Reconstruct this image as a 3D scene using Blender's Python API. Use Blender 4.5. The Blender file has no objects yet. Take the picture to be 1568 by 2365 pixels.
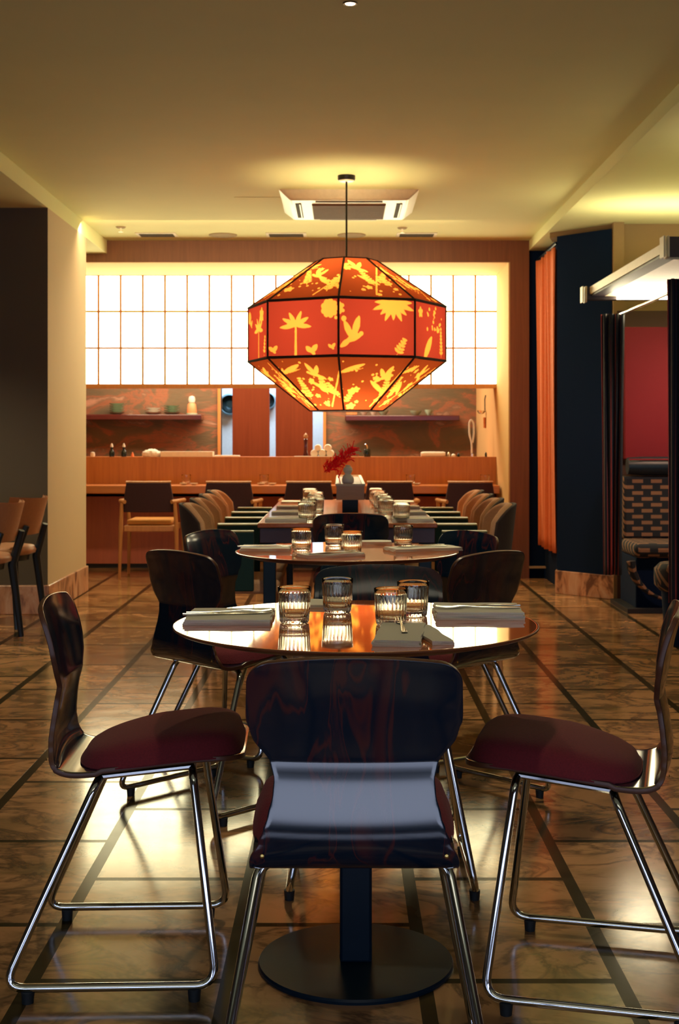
import bpy, bmesh, math, random
from mathutils import Vector, Matrix
from math import sin, cos, pi, sqrt, radians
random.seed(7)
SC = bpy.context.scene
COL = SC.collection

# ------------------------------------------------------------------ camera
FPX = 3033.0; CH = 1.16; VX, VY = 790.0, 1008.0
cam_data = bpy.data.cameras.new('camera'); cam = bpy.data.objects.new('camera', cam_data); COL.objects.link(cam)
cam.location = (0, 0, CH); cam.rotation_euler = (pi/2, 0, 0)
cam_data.sensor_fit = 'VERTICAL'; cam_data.sensor_height = 36.0; cam_data.sensor_width = 36.0
cam_data.lens = 36.0*FPX/2365
cam_data.shift_x = -(VX-784.0)/2365.0
cam_data.shift_y = (VY-1182.5)/2365.0
cam_data.dof.use_dof = True; cam_data.dof.focus_distance = 2.65; cam_data.dof.aperture_fstop = 13
cam_data.clip_start = .05
SC.camera = cam
SC.view_settings.view_transform = 'Standard'; SC.view_settings.look = 'None'
SC.view_settings.gamma = 1.0; SC.view_settings.use_curve_mapping = False
SC.view_settings.exposure = 0.95
SC.cycles.max_bounces = 10; SC.cycles.transmission_bounces = 10; SC.cycles.glossy_bounces = 5
SC.cycles.caustics_reflective = False; SC.cycles.sample_clamp_indirect = 6.0
# ------------------------------------------------------------------ world and lights
W = bpy.data.worlds.new('world'); SC.world = W; W.use_nodes = True
W.node_tree.nodes['Background'].inputs[0].default_value = (.08, .30, .60, 1)
W.node_tree.nodes['Background'].inputs[1].default_value = .03
SHOJI = 4.8            # glow of the paper screen
DAY = 2.1              # cool daylight in the shopfront behind the camera
def area(name, loc, rot, sx, sy, power, col):
    d = bpy.data.lights.new(name, 'AREA'); d.shape = 'RECTANGLE'; d.size = sx; d.size_y = sy; d.energy = power; d.color = col
    o = bpy.data.objects.new(name, d); COL.objects.link(o); o.location = loc; o.rotation_euler = rot; return o
def spot(name, loc, power, col, angle, rot=(0, 0, 0), blend=.8, size=.04):
    d = bpy.data.lights.new(name, 'SPOT'); d.energy = power; d.color = col; d.spot_size = radians(angle); d.spot_blend = blend
    d.shadow_soft_size = size
    o = bpy.data.objects.new(name, d); COL.objects.link(o); o.location = loc; o.rotation_euler = rot; return o
def point(name, loc, power, col, size=.05):
    d = bpy.data.lights.new(name, 'POINT'); d.energy = power; d.color = col; d.shadow_soft_size = size
    o = bpy.data.objects.new(name, d); COL.objects.link(o); o.location = loc; return o
WARM = (1, .82, .50)
spot('downlight_beam', (.03, 4.85, 2.74), 46, WARM, 105)
area('front_fill_light', (.2, -1.2, 2.68), (radians(22), 0, 0), 3.0, 1.2, 7, (1, .88, .66))  # added fill behind the camera, brightens everything facing it
spot('pendant_downward_light', (.027, 8.06, 1.66), 22, (1, .80, .46), 130)
spot('downlight_beam', (.03, 2.55, 2.74), 12, WARM, 80)
area('kitchen_light', (-.8, 12.45, 2.45), (0, 0, 0), 3.2, .5, 62, (1, .78, .52))
area('kitchen_back_room_light', (-.7, 13.9, 2.4), (0, 0, 0), 1.2, .5, 50, (.75, .88, 1))
area('bar_fill_light', (-.6, 9.6, 2.70), (.55, 0, 0), 3.0, .12, 13, (1, .70, .38))  # added fill with no fitting, tilted to lift the bar front and base
spot('left_side_fill', (-2.6, 7.3, 2.6), 60, WARM, 110)  # added lamp out of view, brightens the leather chairs and left wall

# ------------------------------------------------------------------ helpers
class MB:
    def __init__(s): s.v = []; s.f = []; s.m = []; s.mi = 0
    def add(s, vs, fs):
        n = len(s.v); s.v += [tuple(p) for p in vs]; s.f += [tuple(i+n for i in f) for f in fs]; s.m += [s.mi]*len(fs)
        return s
    def box(s, x0, x1, y0, y1, z0, z1, M=None):
        vs = [(x, y, z) for z in (z0, z1) for y in (y0, y1) for x in (x0, x1)]
        if M is not None: vs = [M @ Vector(p) for p in vs]
        return s.add(vs, [(0,2,3,1),(4,5,7,6),(0,1,5,4),(2,6,7,3),(0,4,6,2),(1,3,7,5)])
    def cyl(s, c, r, h, n=24, r2=None):
        return s.lathe([(0, 0), (r, 0), (r if r2 is None else r2, h), (0, h)], n, c)
    def lathe(s, prof, n=32, c=(0,0,0), mod=None):
        vs = []; fs = []; idx = []
        for k, (r, z) in enumerate(prof):
            if r < 1e-6:
                idx.append([len(vs)]*n); vs.append((c[0], c[1], c[2]+z))
            else:
                row = []
                for i in range(n):
                    a = 2*pi*i/n; rr = mod(k, r, a) if mod else r
                    row.append(len(vs)); vs.append((c[0]+rr*cos(a), c[1]+rr*sin(a), c[2]+z))
                idx.append(row)
        for k in range(len(prof)-1):
            a, b = idx[k], idx[k+1]
            for i in range(n):
                j = (i+1) % n
                q = [a[i], a[j], b[j], b[i]]; u = []
                for t in q:
                    if t not in u: u.append(t)
                if len(u) > 2: fs.append(tuple(u))
        return s.add(vs, fs)
    def tube(s, pts, r, n=10, closed=False, rad=None):
        P = [Vector(p) for p in pts]; m = len(P); vs = []; fs = []
        up = None; prev_t = None
        for i in range(m):
            if closed: t = (P[(i+1) % m]-P[i-1]).normalized()
            else: t = (P[min(i+1, m-1)]-P[max(i-1, 0)]).normalized()
            if up is None:
                up = Vector((0,0,1)) if abs(t.z) < .9 else Vector((1,0,0))
                up = (up-t*up.dot(t)).normalized()
            else:
                q = prev_t.rotation_difference(t); up = q @ up; up = (up-t*up.dot(t)).normalized()
            prev_t = t; sd = t.cross(up); rr = rad[i] if rad else r
            for k in range(n):
                a = 2*pi*k/n; vs.append(P[i]+(up*cos(a)+sd*sin(a))*rr)
        for i in range(m if closed else m-1):
            a = i*n; b = ((i+1) % m)*n
            for k in range(n):
                j = (k+1) % n; fs.append((a+k, a+j, b+j, b+k))
        if not closed:
            fs.append(tuple(range(n))[::-1]); fs.append(tuple(range((m-1)*n, m*n)))
        return s.add(vs, fs)
    def build(s, name, mats, parent=None, bevel=0, smooth=True, angle=35, solid=0, seg=2):
        me = bpy.data.meshes.new(name); me.from_pydata(s.v, [], s.f)
        if not isinstance(mats, (list, tuple)): mats = [mats]
        for m in mats: me.materials.append(m)
        if len(mats) > 1: me.polygons.foreach_set('material_index', s.m)
        bm = bmesh.new(); bm.from_mesh(me); bmesh.ops.recalc_face_normals(bm, faces=bm.faces); bm.to_mesh(me); bm.free()
        if smooth: me.shade_smooth(); me.set_sharp_from_angle(angle=radians(angle))
        o = bpy.data.objects.new(name, me); COL.objects.link(o)
        if parent: o.parent = parent
        if solid:
            md = o.modifiers.new('solid', 'SOLIDIFY'); md.thickness = solid; md.offset = 0
        if bevel:
            md = o.modifiers.new('bevel', 'BEVEL'); md.width = bevel; md.segments = seg; md.limit_method = 'ANGLE'; md.angle_limit = radians(40)
            md.harden_normals = False
        return o
def fillet(pts, r, n=6):
    out = [Vector(pts[0])]
    for i in range(1, len(pts)-1):
        a, b, c = Vector(pts[i-1]), Vector(pts[i]), Vector(pts[i+1])
        d1 = (a-b); d2 = (c-b); rr = r[i] if isinstance(r, (list, tuple)) else r
        t = min(rr, d1.length*.49, d2.length*.49); p1 = b+d1.normalized()*t; p2 = b+d2.normalized()*t
        for k in range(n+1):
            u = k/n; out.append(p1*(1-u)**2+b*2*u*(1-u)+p2*u*u)
    out.append(Vector(pts[-1])); return out
def tag(o, label=None, cat=None, group=None, kind=None):
    if label: o['label'] = label
    if cat: o['category'] = cat
    if group: o['group'] = group
    if kind: o['kind'] = kind
    return o
def empty(name, loc=(0,0,0), rz=0, label=None, cat=None, group=None):
    o = bpy.data.objects.new(name, None); COL.objects.link(o); o.location = loc; o.rotation_euler = (0,0,rz)
    o.empty_display_size = .1
    return tag(o, label, cat, group)
def copy_tree(o, parent=None):
    c = o.copy(); COL.objects.link(c)
    c.parent = parent
    for ch in list(o.children): copy_tree(ch, c)
    return c
def place(o, loc, rz, label=None, scale=None):
    o.location = loc; o.rotation_euler = (0, 0, rz)
    if label: o['label'] = label
    return o
def S(o, label, cat=None): return tag(o, label, cat, kind='structure')
def px(x, y, Y): return ((x-VX)*Y/FPX, Y, CH-(y-VY)*Y/FPX)

# ------------------------------------------------------------------ materials
class NT:
    def __init__(s, name):
        s.mat = bpy.data.materials.new(name); s.mat.use_nodes = True; s.t = s.mat.node_tree; s.n = s.t.nodes; s.b = s.n['Principled BSDF']
    def node(s, t, **k):
        x = s.n.new(t)
        for a, v in k.items(): setattr(x, a, v)
        return x
    def link(s, a, b): s.t.links.new(a, b)
    def val(s, sock, v):
        if hasattr(v, 'is_output'): s.link(v, sock)
        else: sock.default_value = v
    def math(s, op, a, b=None, c=None):
        x = s.node('ShaderNodeMath', operation=op); s.val(x.inputs[0], a)
        if b is not None: s.val(x.inputs[1], b)
        if c is not None: s.val(x.inputs[2], c)
        return x.outputs[0]
    def mix(s, f, a, b, mode='MIX'):
        x = s.node('ShaderNodeMix', data_type='RGBA', blend_type=mode)
        s.val(x.inputs[0], f); s.val(x.inputs[6], c4(a)); s.val(x.inputs[7], c4(b)); return x.outputs[2]
    def coords(s, scale=(1,1,1), rot=(0,0,0), kind='Object', src=None):
        m = s.node('ShaderNodeMapping'); m.inputs['Scale'].default_value = scale; m.inputs['Rotation'].default_value = rot
        if src is None: src = s.node('ShaderNodeTexCoord').outputs[kind]
        s.link(src, m.inputs[0]); return m.outputs[0]
    def noise(s, vec, scale=5, detail=4, rough=.5, dist=0):
        x = s.node('ShaderNodeTexNoise'); s.link(vec, x.inputs['Vector']); x.inputs['Scale'].default_value = scale
        x.inputs['Detail'].default_value = detail; x.inputs['Roughness'].default_value = rough; x.inputs['Distortion'].default_value = dist
        return x.outputs['Fac']
    def ramp(s, f, stops):
        x = s.node('ShaderNodeValToRGB'); s.link(f, x.inputs[0]); e = x.color_ramp.elements
        while len(e) < len(stops): e.new(.5)
        for i, (p, c) in enumerate(stops): e[i].position = p; e[i].color = c4(c)
        return x.outputs[0]
    def bump(s, h, strength=.2, dist=.01):
        x = s.node('ShaderNodeBump'); s.link(h, x.inputs['Height']); x.inputs['Strength'].default_value = strength; x.inputs['Distance'].default_value = dist
        s.link(x.outputs[0], s.b.inputs['Normal']); return x
    def set(s, **k):
        for a, v in k.items():
            i = s.b.inputs[a.replace('_', ' ')]
            s.val(i, c4(v) if isinstance(v, tuple) else v)
        return s
def c4(c):
    if isinstance(c, (tuple, list)) and len(c) == 3: return (*c, 1)
    return c
def plain(name, col, rough=.5, metal=0, **k):
    m = NT(name); m.set(Base_Color=col, Roughness=rough, Metallic=metal, **k)
    v = m.coords(); n = m.noise(v, 40, 3)
    if metal < .5:
        m.link(m.mix(n, tuple(x*.88 for x in col), tuple(min(1, x*1.1) for x in col)), m.b.inputs['Base Color'])
    return m.mat
def wood(name, c1, c2, rough=.4, scale=(30, 30, 2), coat=0, bump=.05, streak=None, amount=1.0):
    m = NT(name); v = m.coords(scale)
    n = m.noise(v, 1.0, 6, .6, 1.2); col = m.mix(m.ramp(n, [(.3, (0,0,0)), (.7, (1,1,1))]), c1, c2)
    if streak:
        v2 = m.coords((scale[0]*.6, scale[1]*.6, scale[2]*.6)); n2 = m.noise(v2, .9, 3, .5, 1.3)
        col = m.mix(m.ramp(n2, [(.53, (0,0,0)), (.56, (amount,)*3), (.585, (0,0,0)), (.66, (amount*.8,)*3)]), col, streak)
    m.set(Base_Color=col, Roughness=rough, Coat_Weight=coat, Coat_Roughness=.04 if coat == 1 else .08); m.bump(n, bump, .002); return m.mat
def fabric(name, c1, c2, scale=260, rough=.9, bump=.4):
    m = NT(name); v = m.coords(); n = m.noise(v, scale, 2); big = m.noise(v, 6, 2)
    m.set(Base_Color=m.mix(n, c1, c2), Roughness=rough, Sheen_Weight=.04); m.bump(n, bump, .002); return m.mat
def emit(name, col, power):
    m = NT(name); m.set(Base_Color=(.8,.8,.8), Emission_Color=col, Emission_Strength=power); return m.mat
def plaster(name, col, rough=.85):
    m = NT(name); v = m.coords(); n = m.noise(v, 3, 5); f = m.noise(v, 180, 2)
    m.set(Base_Color=m.mix(n, tuple(x*.93 for x in col), col), Roughness=rough); m.bump(f, .08, .002); m.b.inputs['Specular IOR Level'].default_value = .2; return m.mat

def translucent(name, col, k=.55):
    m = NT(name); tr = m.node('ShaderNodeBsdfTranslucent'); tr.inputs[0].default_value = c4(col); di = m.node('ShaderNodeBsdfDiffuse'); di.inputs[0].default_value = c4(col)
    mx = m.node('ShaderNodeMixShader'); mx.inputs[0].default_value = k; m.link(di.outputs[0], mx.inputs[1]); m.link(tr.outputs[0], mx.inputs[2])
    m.link(mx.outputs[0], m.n['Material Output'].inputs[0]); return m.mat

M = {}
M['ceiling'] = plaster('cream_ceiling_paint', (.74, .76, .42))
M['column'] = plaster('cream_column_plaster', (.58, .47, .31))
M['dark_wall'] = plaster('dark_brown_paint', (.12, .10, .075))
M['navy_wall'] = plaster('navy_paint', (.001, .012, .050), .95)
M['tan_wall'] = plaster('tan_paint', (.30, .20, .10))
M['kitchen_side'] = plaster('cream_kitchen_paint', (.62, .40, .18))
M['burgundy'] = plaster('burgundy_panel', (.22, .016, .028), .6)
M['taupe'] = plaster('taupe_paint', (.09, .055, .045))
M['portal_wood'] = wood('brown_veneer', (.17, .060, .020), (.23, .085, .03), .5, (26, 26, 1.2))
M['bar_wood'] = wood('orange_veneer', (.42, .125, .022), (.56, .19, .036), .45, (26, 26, 1.2))
M['bar_ledge'] = wood('orange_worktop', (.42, .13, .03), (.52, .18, .045), .35, (2, 26, 26))
M['bar_base'] = wood('dark_red_veneer', (.52, .15, .10), (.62, .19, .12), .6, (26, 26, 1.2))
M['panel_wood'] = wood('red_brown_door_veneer', (.13, .024, .006), (.16, .032, .009), .5, (26, 26, 1.2))
M['shelf'] = wood('dark_red_shelf', (.06, .010, .010), (.09, .016, .014), .18, (2, 20, 20), coat=.5)
M['table_wood'] = wood('glossy_orange_tabletop', (.56, .14, .024), (.72, .21, .042), .05, (2.2, 26, 26), coat=1, bump=.0)
M['table_edge'] = wood('tabletop_edge', (.16, .045, .018), (.22, .07, .03), .4, (3, 26, 26))
M['long_table'] = wood('brown_red_long_tabletop', (.32, .085, .025), (.42, .125, .04), .16, (26, 2, 26), coat=.5, bump=.0)
M['apron'] = plain('dark_plum_apron', (.045, .02, .035), .35)
M['shell'] = wood('black_lacquered_ply', (.0005, .010, .028), (.001, .013, .034), .2, (22, 22, 1.3), coat=.99, bump=.0, streak=(.15, .022, .014), amount=.45); M['shell'].node_tree.nodes['Principled BSDF'].inputs['Coat IOR'].default_value = 1.62; M['shell'].node_tree.nodes['Principled BSDF'].inputs['Specular IOR Level'].default_value = .05; M['shell'].node_tree.nodes['Principled BSDF'].inputs['Coat Roughness'].default_value = .10
M['shell_edge'] = plain('ply_edge', (.10, .035, .018), .4)
M['chrome'] = plain('chrome', (.62, .66, .70), .09, 1)
M['black_metal_spec'] = None
M['brass'] = plain('brass_screw', (.8, .6, .2), .3, 1)
M['rubber'] = plain('dark_rubber', (.006, .012, .018), .6)
M['seat_pad'] = fabric('burgundy_wool', (.10, .006, .015), (.21, .013, .026))
M['black_metal'] = plain('black_powder_coat', (.003, .014, .030), .32)
M['tan_vel'] = fabric('tan_upholstery', (.62, .34, .20), (.74, .43, .26), 120)
M['dark_vel'] = fabric('dark_brown_upholstery', (.035, .02, .022), (.05, .028, .03), 120)
M['olive'] = plain('pale_olive_highlight', (.42, .40, .20), .4)  # highlight colour for the tops of the teal arms
M['teal'] = fabric('teal_upholstery', (.004, .030, .036), (.006, .040, .044), 120)
M['oak'] = wood('oak_chair_frame', (.46, .20, .07), (.58, .28, .11), .4, (20, 20, 3))
M['plum'] = fabric('plum_upholstery', (.030, .010, .020), (.045, .014, .026), 120)
M['amber'] = fabric('amber_upholstery', (.55, .24, .06), (.66, .32, .09), 120)
M['tan_leather'] = fabric('tan_leather', (.46, .22, .11), (.56, .28, .15), 60, .45, .1)
M['wine_leather'] = fabric('wine_leather', (.10, .015, .02), (.14, .02, .025), 60, .45, .1)
M['navy_frame'] = plain('navy_lacquer', (.006, .02, .035), .4)
M['napkin'] = fabric('grey_linen', (.60, .60, .54), (.70, .69, .62), 420, .9, .3)
M['steel'] = plain('polished_steel', (.78, .74, .64), .16, 1)
M['white_china'] = plain('white_china', (.75, .74, .66), .25)
M['celadon'] = plain('celadon_china', (.36, .50, .38), .25)
M['white_cloth'] = fabric('white_cloth', (.72, .70, .60), (.80, .78, .68), 60)
M['dark_glass'] = plain('dark_bottle', (.008, .02, .022), .12)
M['stone'] = plain('pale_grey_stone', (.78, .74, .62), .5)
M['trough_wood'] = wood('walnut_trough', (.38, .20, .085), (.48, .26, .11), .4, (2, 2, 26))
M['rim_wood'] = plain('pale_rim', (.50, .38, .22), .4)
M['red_in'] = plain('dark_red_lining', (.20, .02, .015), .5)
M['red_flower'] = translucent('red_plume', (1.0, .045, .07), .45)
M['pink_skin'] = plain('orange_label', (.9, .28, .12), .5)
M['white_plastic'] = plain('white_plastic', (.72, .66, .50), .35)
M['ac_grille'] = plain('grey_brown_grille', (.24, .15, .09), .6)
M['dark_slot'] = plain('dark_slot', (.05, .03, .015), .7)
M['speaker'] = plain('speaker_mesh', (.33, .26, .15), .7)
M['black_cap'] = plain('dark_brown_metal', (.02, .013, .007), .35)
M['seam'] = fabric('dark_seam_trim', (.02, .008, .005), (.03, .012, .008), 200)
M['orange_curtain'] = fabric('orange_curtain', (.62, .13, .035), (.74, .18, .05), 90, .75, .2)
M['canopy_cream'] = plain('cream_canopy', (.62, .54, .38), .4)
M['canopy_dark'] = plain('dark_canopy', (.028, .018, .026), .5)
M['clear_rod'] = plain('brushed_rod', (.85, .80, .65), .3, 1)
M['bulb'] = emit('lit_lamp', (1, .62, .32), 14)
M['led'] = emit('lit_strip', (1, .86, .56), 14)
M['shoji'] = emit('lit_paper', (1, .95, .56), SHOJI)
M['daylight'] = emit('daylit_glass', (.62, .72, 1), DAY)
M['muntin'] = wood('orange_wood_bars', (.50, .20, .05), (.60, .26, .07), .5)
M['stainless'] = plain('pale_stainless', (.55, .66, .74), .35, .3)
M['steel_blue'] = plain('blue_grey_dial', (.18, .30, .38), .3, .5)
M['kick'] = plain('dark_plinth', (.012, .014, .02), .5)
def glass():
    m = NT('ribbed_clear_glass'); m.set(Base_Color=(.97, .96, .90), Roughness=.02, IOR=1.48); m.b.inputs['Transmission Weight'].default_value = 1
    return m.mat
M['glass'] = glass()
def marble_floor():
    m = NT('brown_veined_marble_tiles')
    g = m.node('ShaderNodeTexCoord').outputs['Object']; sp = m.node('ShaderNodeSeparateXYZ'); m.link(g, sp.inputs[0])
    P, L, G = .4176, .645, .032
    u = m.math('DIVIDE', m.math('SUBTRACT', sp.outputs[0], .175-G/2), P); ci = m.math('FLOOR', u); fu = m.math('SUBTRACT', u, ci)
    par = m.math('MULTIPLY', m.math('PINGPONG', ci, 1.0), .5)
    v = m.math('ADD', m.math('DIVIDE', m.math('SUBTRACT', sp.outputs[1], 2.801-G/2), L), par)
    ri = m.math('FLOOR', v); fv = m.math('SUBTRACT', v, ri)
    joint = m.math('MAXIMUM', m.math('LESS_THAN', fu, G/P), m.math('LESS_THAN', fv, .024/L))
    cid = m.node('ShaderNodeCombineXYZ'); m.link(ci, cid.inputs[0]); m.link(ri, cid.inputs[1])
    wn = m.node('ShaderNodeTexWhiteNoise', noise_dimensions='3D'); m.link(cid.outputs[0], wn.inputs['Vector'])
    off = m.node('ShaderNodeVectorMath', operation='SCALE'); m.link(wn.outputs['Color'], off.inputs[0]); off.inputs['Scale'].default_value = 30
    add = m.node('ShaderNodeVectorMath', operation='ADD'); m.link(g, add.inputs[0]); m.link(off.outputs[0], add.inputs[1])
    vv = m.coords((1.0, 1.5, 1), (0, 0, .55), src=add.outputs[0])
    n1 = m.noise(vv, 3.0, 5, .62, .9); n2 = m.noise(vv, 2.2, 5, .65, .6); n3 = m.noise(vv, 7, 3, .5, .3)
    vein = m.ramp(n1, [(.44, (0,0,0)), (.50, (1,1,1)), (.56, (0,0,0))])
    cloud = m.ramp(n2, [(.46, (0,0,0)), (.64, (1,1,1))])
    base = m.mix(cloud, (.50, .27, .125), (.18, .12, .045))
    base = m.mix(m.math('MULTIPLY', vein, .8), base, (.045, .034, .014))
    base = m.mix(m.math('MULTIPLY', n3, .2), base, (.60, .30, .16))
    hs = m.node('ShaderNodeHueSaturation'); m.link(base, hs.inputs['Color']); m.link(m.math('ADD', m.math('MULTIPLY', wn.outputs['Value'], .5), .72), hs.inputs['Value'])
    col = m.mix(joint, hs.outputs[0], m.mix(n3, (.022, .018, .008), (.05, .038, .018)))
    m.set(Base_Color=col, Roughness=m.math('ADD', m.math('MULTIPLY', n3, .08), m.math('ADD', m.math('MULTIPLY', joint, .03), .10)), IOR=1.68)
    m.link(m.math('SUBTRACT', .5, m.math('MULTIPLY', joint, .46)), m.b.inputs['Specular IOR Level'])
    inv = m.math('SUBTRACT', 1.0, joint); m.bump(inv, .15, .001); return m.mat
M['floor'] = marble_floor()
def skirting_marble():
    m = NT('pink_marble_skirting'); v = m.coords((1, 1, .5)); n = m.noise(v, 7, 6, .6, 1.5)
    m.set(Base_Color=m.ramp(n, [(.35, (.62, .40, .28)), (.5, (.52, .27, .16)), (.62, (.16, .07, .05))]), Roughness=.3); return m.mat
M['skirting'] = skirting_marble()
def mural():
    m = NT('brown_olive_mural_stone'); v = m.coords((1, 1, 2.2)); n = m.noise(v, 1.6, 7, .62, 1.3); n2 = m.noise(m.coords((1, 1, 5)), 4, 4, .6, 2.0)
    a = m.ramp(n, [(.38, (.12, .105, .06)), (.49, (.16, .11, .06)), (.54, (.34, .12, .06)), (.60, (.20, .12, .07)), (.66, (.50, .27, .18))])
    m.set(Base_Color=m.mix(m.math('MULTIPLY', n2, .35), a, (.14, .065, .03)), Roughness=.6); m.bump(n2, .3, .01); return m.mat
M['mural'] = mural()
def checker():
    m = NT('woven_tan_and_navy'); v = m.coords((1, 1, 1)); sp = m.node('ShaderNodeSeparateXYZ'); m.link(v, sp.inputs[0])
    t = m.math('DIVIDE', m.math('ADD', sp.outputs[2], m.math('MULTIPLY', sp.outputs[1], -1.0)), .041); row = m.math('FLOOR', t); ft = m.math('SUBTRACT', t, row)
    u = m.math('ADD', m.math('DIVIDE', sp.outputs[0], .13), m.math('MULTIPLY', m.math('PINGPONG', row, 1.0), .5)); fu = m.math('FRACT', u)
    k = m.math('MULTIPLY', m.math('LESS_THAN', ft, .60), m.math('LESS_THAN', fu, .58)); n = m.noise(v, 200, 2)
    m.set(Base_Color=m.mix(k, (.008, .014, .026), m.mix(n, (.20, .11, .065), (.34, .19, .11))), Roughness=.85); return m.mat
M['checker'] = checker()
def stripes():
    m = NT('navy_curtain_with_red_stripes'); u = m.node('ShaderNodeUVMap'); sp = m.node('ShaderNodeSeparateXYZ'); m.link(u.outputs[0], sp.inputs[0])
    f = m.math('FRACT', m.math('MULTIPLY', sp.outputs[0], 9.0)); s = m.math('LESS_THAN', f, .20)
    m.set(Base_Color=m.mix(s, (.006, .014, .030), (.30, .045, .05)), Roughness=.8); return m.mat
M['stripes'] = stripes()
def shade_fabric(nm, cb, cr):
    m = NT(nm)
    at = m.node('ShaderNodeAttribute', attribute_name='motif'); v = m.coords(); n = m.noise(v, 45, 3)
    f = m.ramp(m.math('ADD', at.outputs['Fac'], m.math('MULTIPLY', m.math('SUBTRACT', n, .5), .10)), [(.485, (0,0,0)), (.52, (1,1,1))])
    col = m.mix(f, cb, (.80, .32, .06))
    colr = m.mix(f, cr, (.55, .20, .03))
    tr = m.node('ShaderNodeBsdfTranslucent'); m.link(col, tr.inputs[0]); di = m.node('ShaderNodeBsdfDiffuse'); m.link(colr, di.inputs[0])
    mx = m.node('ShaderNodeMixShader'); mx.inputs[0].default_value = .72; m.link(di.outputs[0], mx.inputs[1]); m.link(tr.outputs[0], mx.inputs[2])
    m.link(mx.outputs[0], m.n['Material Output'].inputs[0]); return m.mat
M['shade'] = shade_fabric('red_shade_fabric_with_botanical_print', (.27, .032, .020), (.20, .016, .012)); M['shade_brown'] = shade_fabric('brown_shade_fabric_with_botanical_print', (.18, .032, .009), (.12, .016, .005))

del M['black_metal_spec']
for k, v in (('black_metal', .2), ('dark_slot', .05), ('ac_grille', .1), ('panel_wood', .2), ('speaker', .1)): M[k].node_tree.nodes['Principled BSDF'].inputs['Specular IOR Level'].default_value = v
# ------------------------------------------------------------------ the room
ZC, ZS, XL, XR = 2.76, 2.68, -1.92, 1.527
PF, PB, PZ, PX = 10.72, 11.57, 2.584, 1.371          # portal front, niche back plane, opening top, inner right jamb
b = MB(); b.box(-6, 5, -3, 14.6, -.05, 0); S(b.build('floor', M['floor'], smooth=False), 'glossy brown veined marble tile floor with dark joints', 'floor')
b = MB()
b.box(XL, XR, -3, 11.7, ZC, ZC+.1); b.box(-6, XL, -3, 11.7, 2.652, ZC+.1); b.box(XR, 5, -3, 11.7, ZS, ZC+.1)
S(b.build('ceiling', M['ceiling'], smooth=False), 'cream painted ceiling stepping down along both sides', 'ceiling')
b = MB(); b.box(-6.1, -6, -3, 8.6, 0, 2.76); b.box(-6, XL-.001, 8.57, 8.62, 0, 2.652)
S(b.build('wall_left', M['dark_wall'], smooth=False), 'dark brown wall behind the stools at left', 'wall')
b = MB(); b.box(-2.75, XL, 8.6202, 9.85, 0, 2.652); b.box(XL-.0009, XL, 8.5695, 8.6202, 0, 2.652)
S(b.build('wall_left_column', M['column'], smooth=False), 'pale cream plaster pier with marble skirting left of the bar', 'column')
b = MB(); b.box(-2.77, XL+.014, 8.545, 9.87, 0, .19)
b.box(-6, -2.77, 8.545, 8.57, 0, .19)
S(b.build('baseboard_left', M['skirting'], bevel=.006), 'pink marble skirting round the cream pier', 'baseboard')
# portal
b = MB(); b.box(-3.0, XR, PF, PF+.12, PZ, ZC); b.box(PX, XR, PF, 13.3, 0, PZ); b.box(-3.0, -2.7, PF, 13.3, 0, PZ); b.box(-2.7, PX, PF+.12, PB+.25, PZ, ZC)
S(b.build('wall_back', M['portal_wood'], smooth=False), 'brown wood portal framing the open bar', 'portal')
b = MB(); b.box(PX-.012, PX, PF+.004, 13.3, 0, PZ-.001); b.box(-2.7, PX-.012, PF+.004, PB, PZ-.004, PZ-.0005)
S(b.build('wall_kitchen_right', M['kitchen_side'], smooth=False), 'cream kitchen side wall behind the bar', 'wall')
# kitchen back wall with opening
ox0, ox1 = (510-VX)*13.3/FPX, (746-VX)*13.3/FPX
b = MB(); b.box(-3.0, ox0, 13.3, 13.42, 0, 2.7); b.box(ox1, 1.6, 13.3, 13.42, 0, 2.7); b.box(ox0, ox1, 13.3, 13.42, 2.2, 2.7)
S(b.build('wall_kitchen_back', M['mural'], smooth=False), 'brown and olive mural stone wall at the back of the kitchen', 'wall')
b = MB(); b.box(-2.2, 1.2, 14.5, 14.55, 0, 2.7)
S(b.build('wall_back_room', M['stainless'], smooth=False), 'pale blue steel wall seen through the kitchen doorway', 'wall')
b = MB(); b.box(ox0-.03, ox0, 13.27, 13.43, 0, 2.2); b.box(ox1, ox1+.03, 13.27, 13.43, 0, 2.2)
S(b.build('trim_1', M['muntin'], smooth=False), 'orange wooden frame of the kitchen doorway', 'door frame')
b = MB(); b.box(-3.0, PX, PB+.27, 14.6, 2.62, 2.7)
S(b.build('ceiling_kitchen', M['ceiling'], smooth=False), 'kitchen ceiling hidden above the glowing screen', 'ceiling')
# right side walls
b = MB(); b.box(XR, 1.68, 10.75, 10.85, .09, ZS); b.box(1.66, 1.74, 9.70, 10.75, 0, ZS)
b.box(XR, 1.66, 10.76, 10.84, 0, .09)
S(b.build('wall_right_recess', M['navy_wall'], smooth=False), 'dark navy recess wall behind the orange curtain', 'wall')
b = MB(); b.box(XR, 1.66, 10.70, 10.75, .085, .10); S(b.build('trim_2', M['rim_wood']), 'thin brass coloured strip low on the navy wall', 'trim')
def pcol(mb, pts, z0, z1):
    n = len(pts); vs = [(x, y, z0) for x, y in pts]+[(x, y, z1) for x, y in pts]
    mb.add(vs, [tuple(range(n))[::-1], tuple(range(n, 2*n))]+[(i, (i+1) % n, (i+1) % n+n, i+n) for i in range(n)])
b = MB(); pcol(b, [(1.59, 9.72), (1.92, 9.35), (2.02, 9.9), (1.66, 9.98)], .17, 2.64)
S(b.build('wall_right_pier', M['navy_wall'], smooth=False), 'dark navy angled pier beside the orange curtain', 'pier')
b = MB(); pcol(b, [(1.575, 9.71), (1.925, 9.325), (2.03, 9.92), (1.65, 9.99)], 0, .17)
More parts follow.
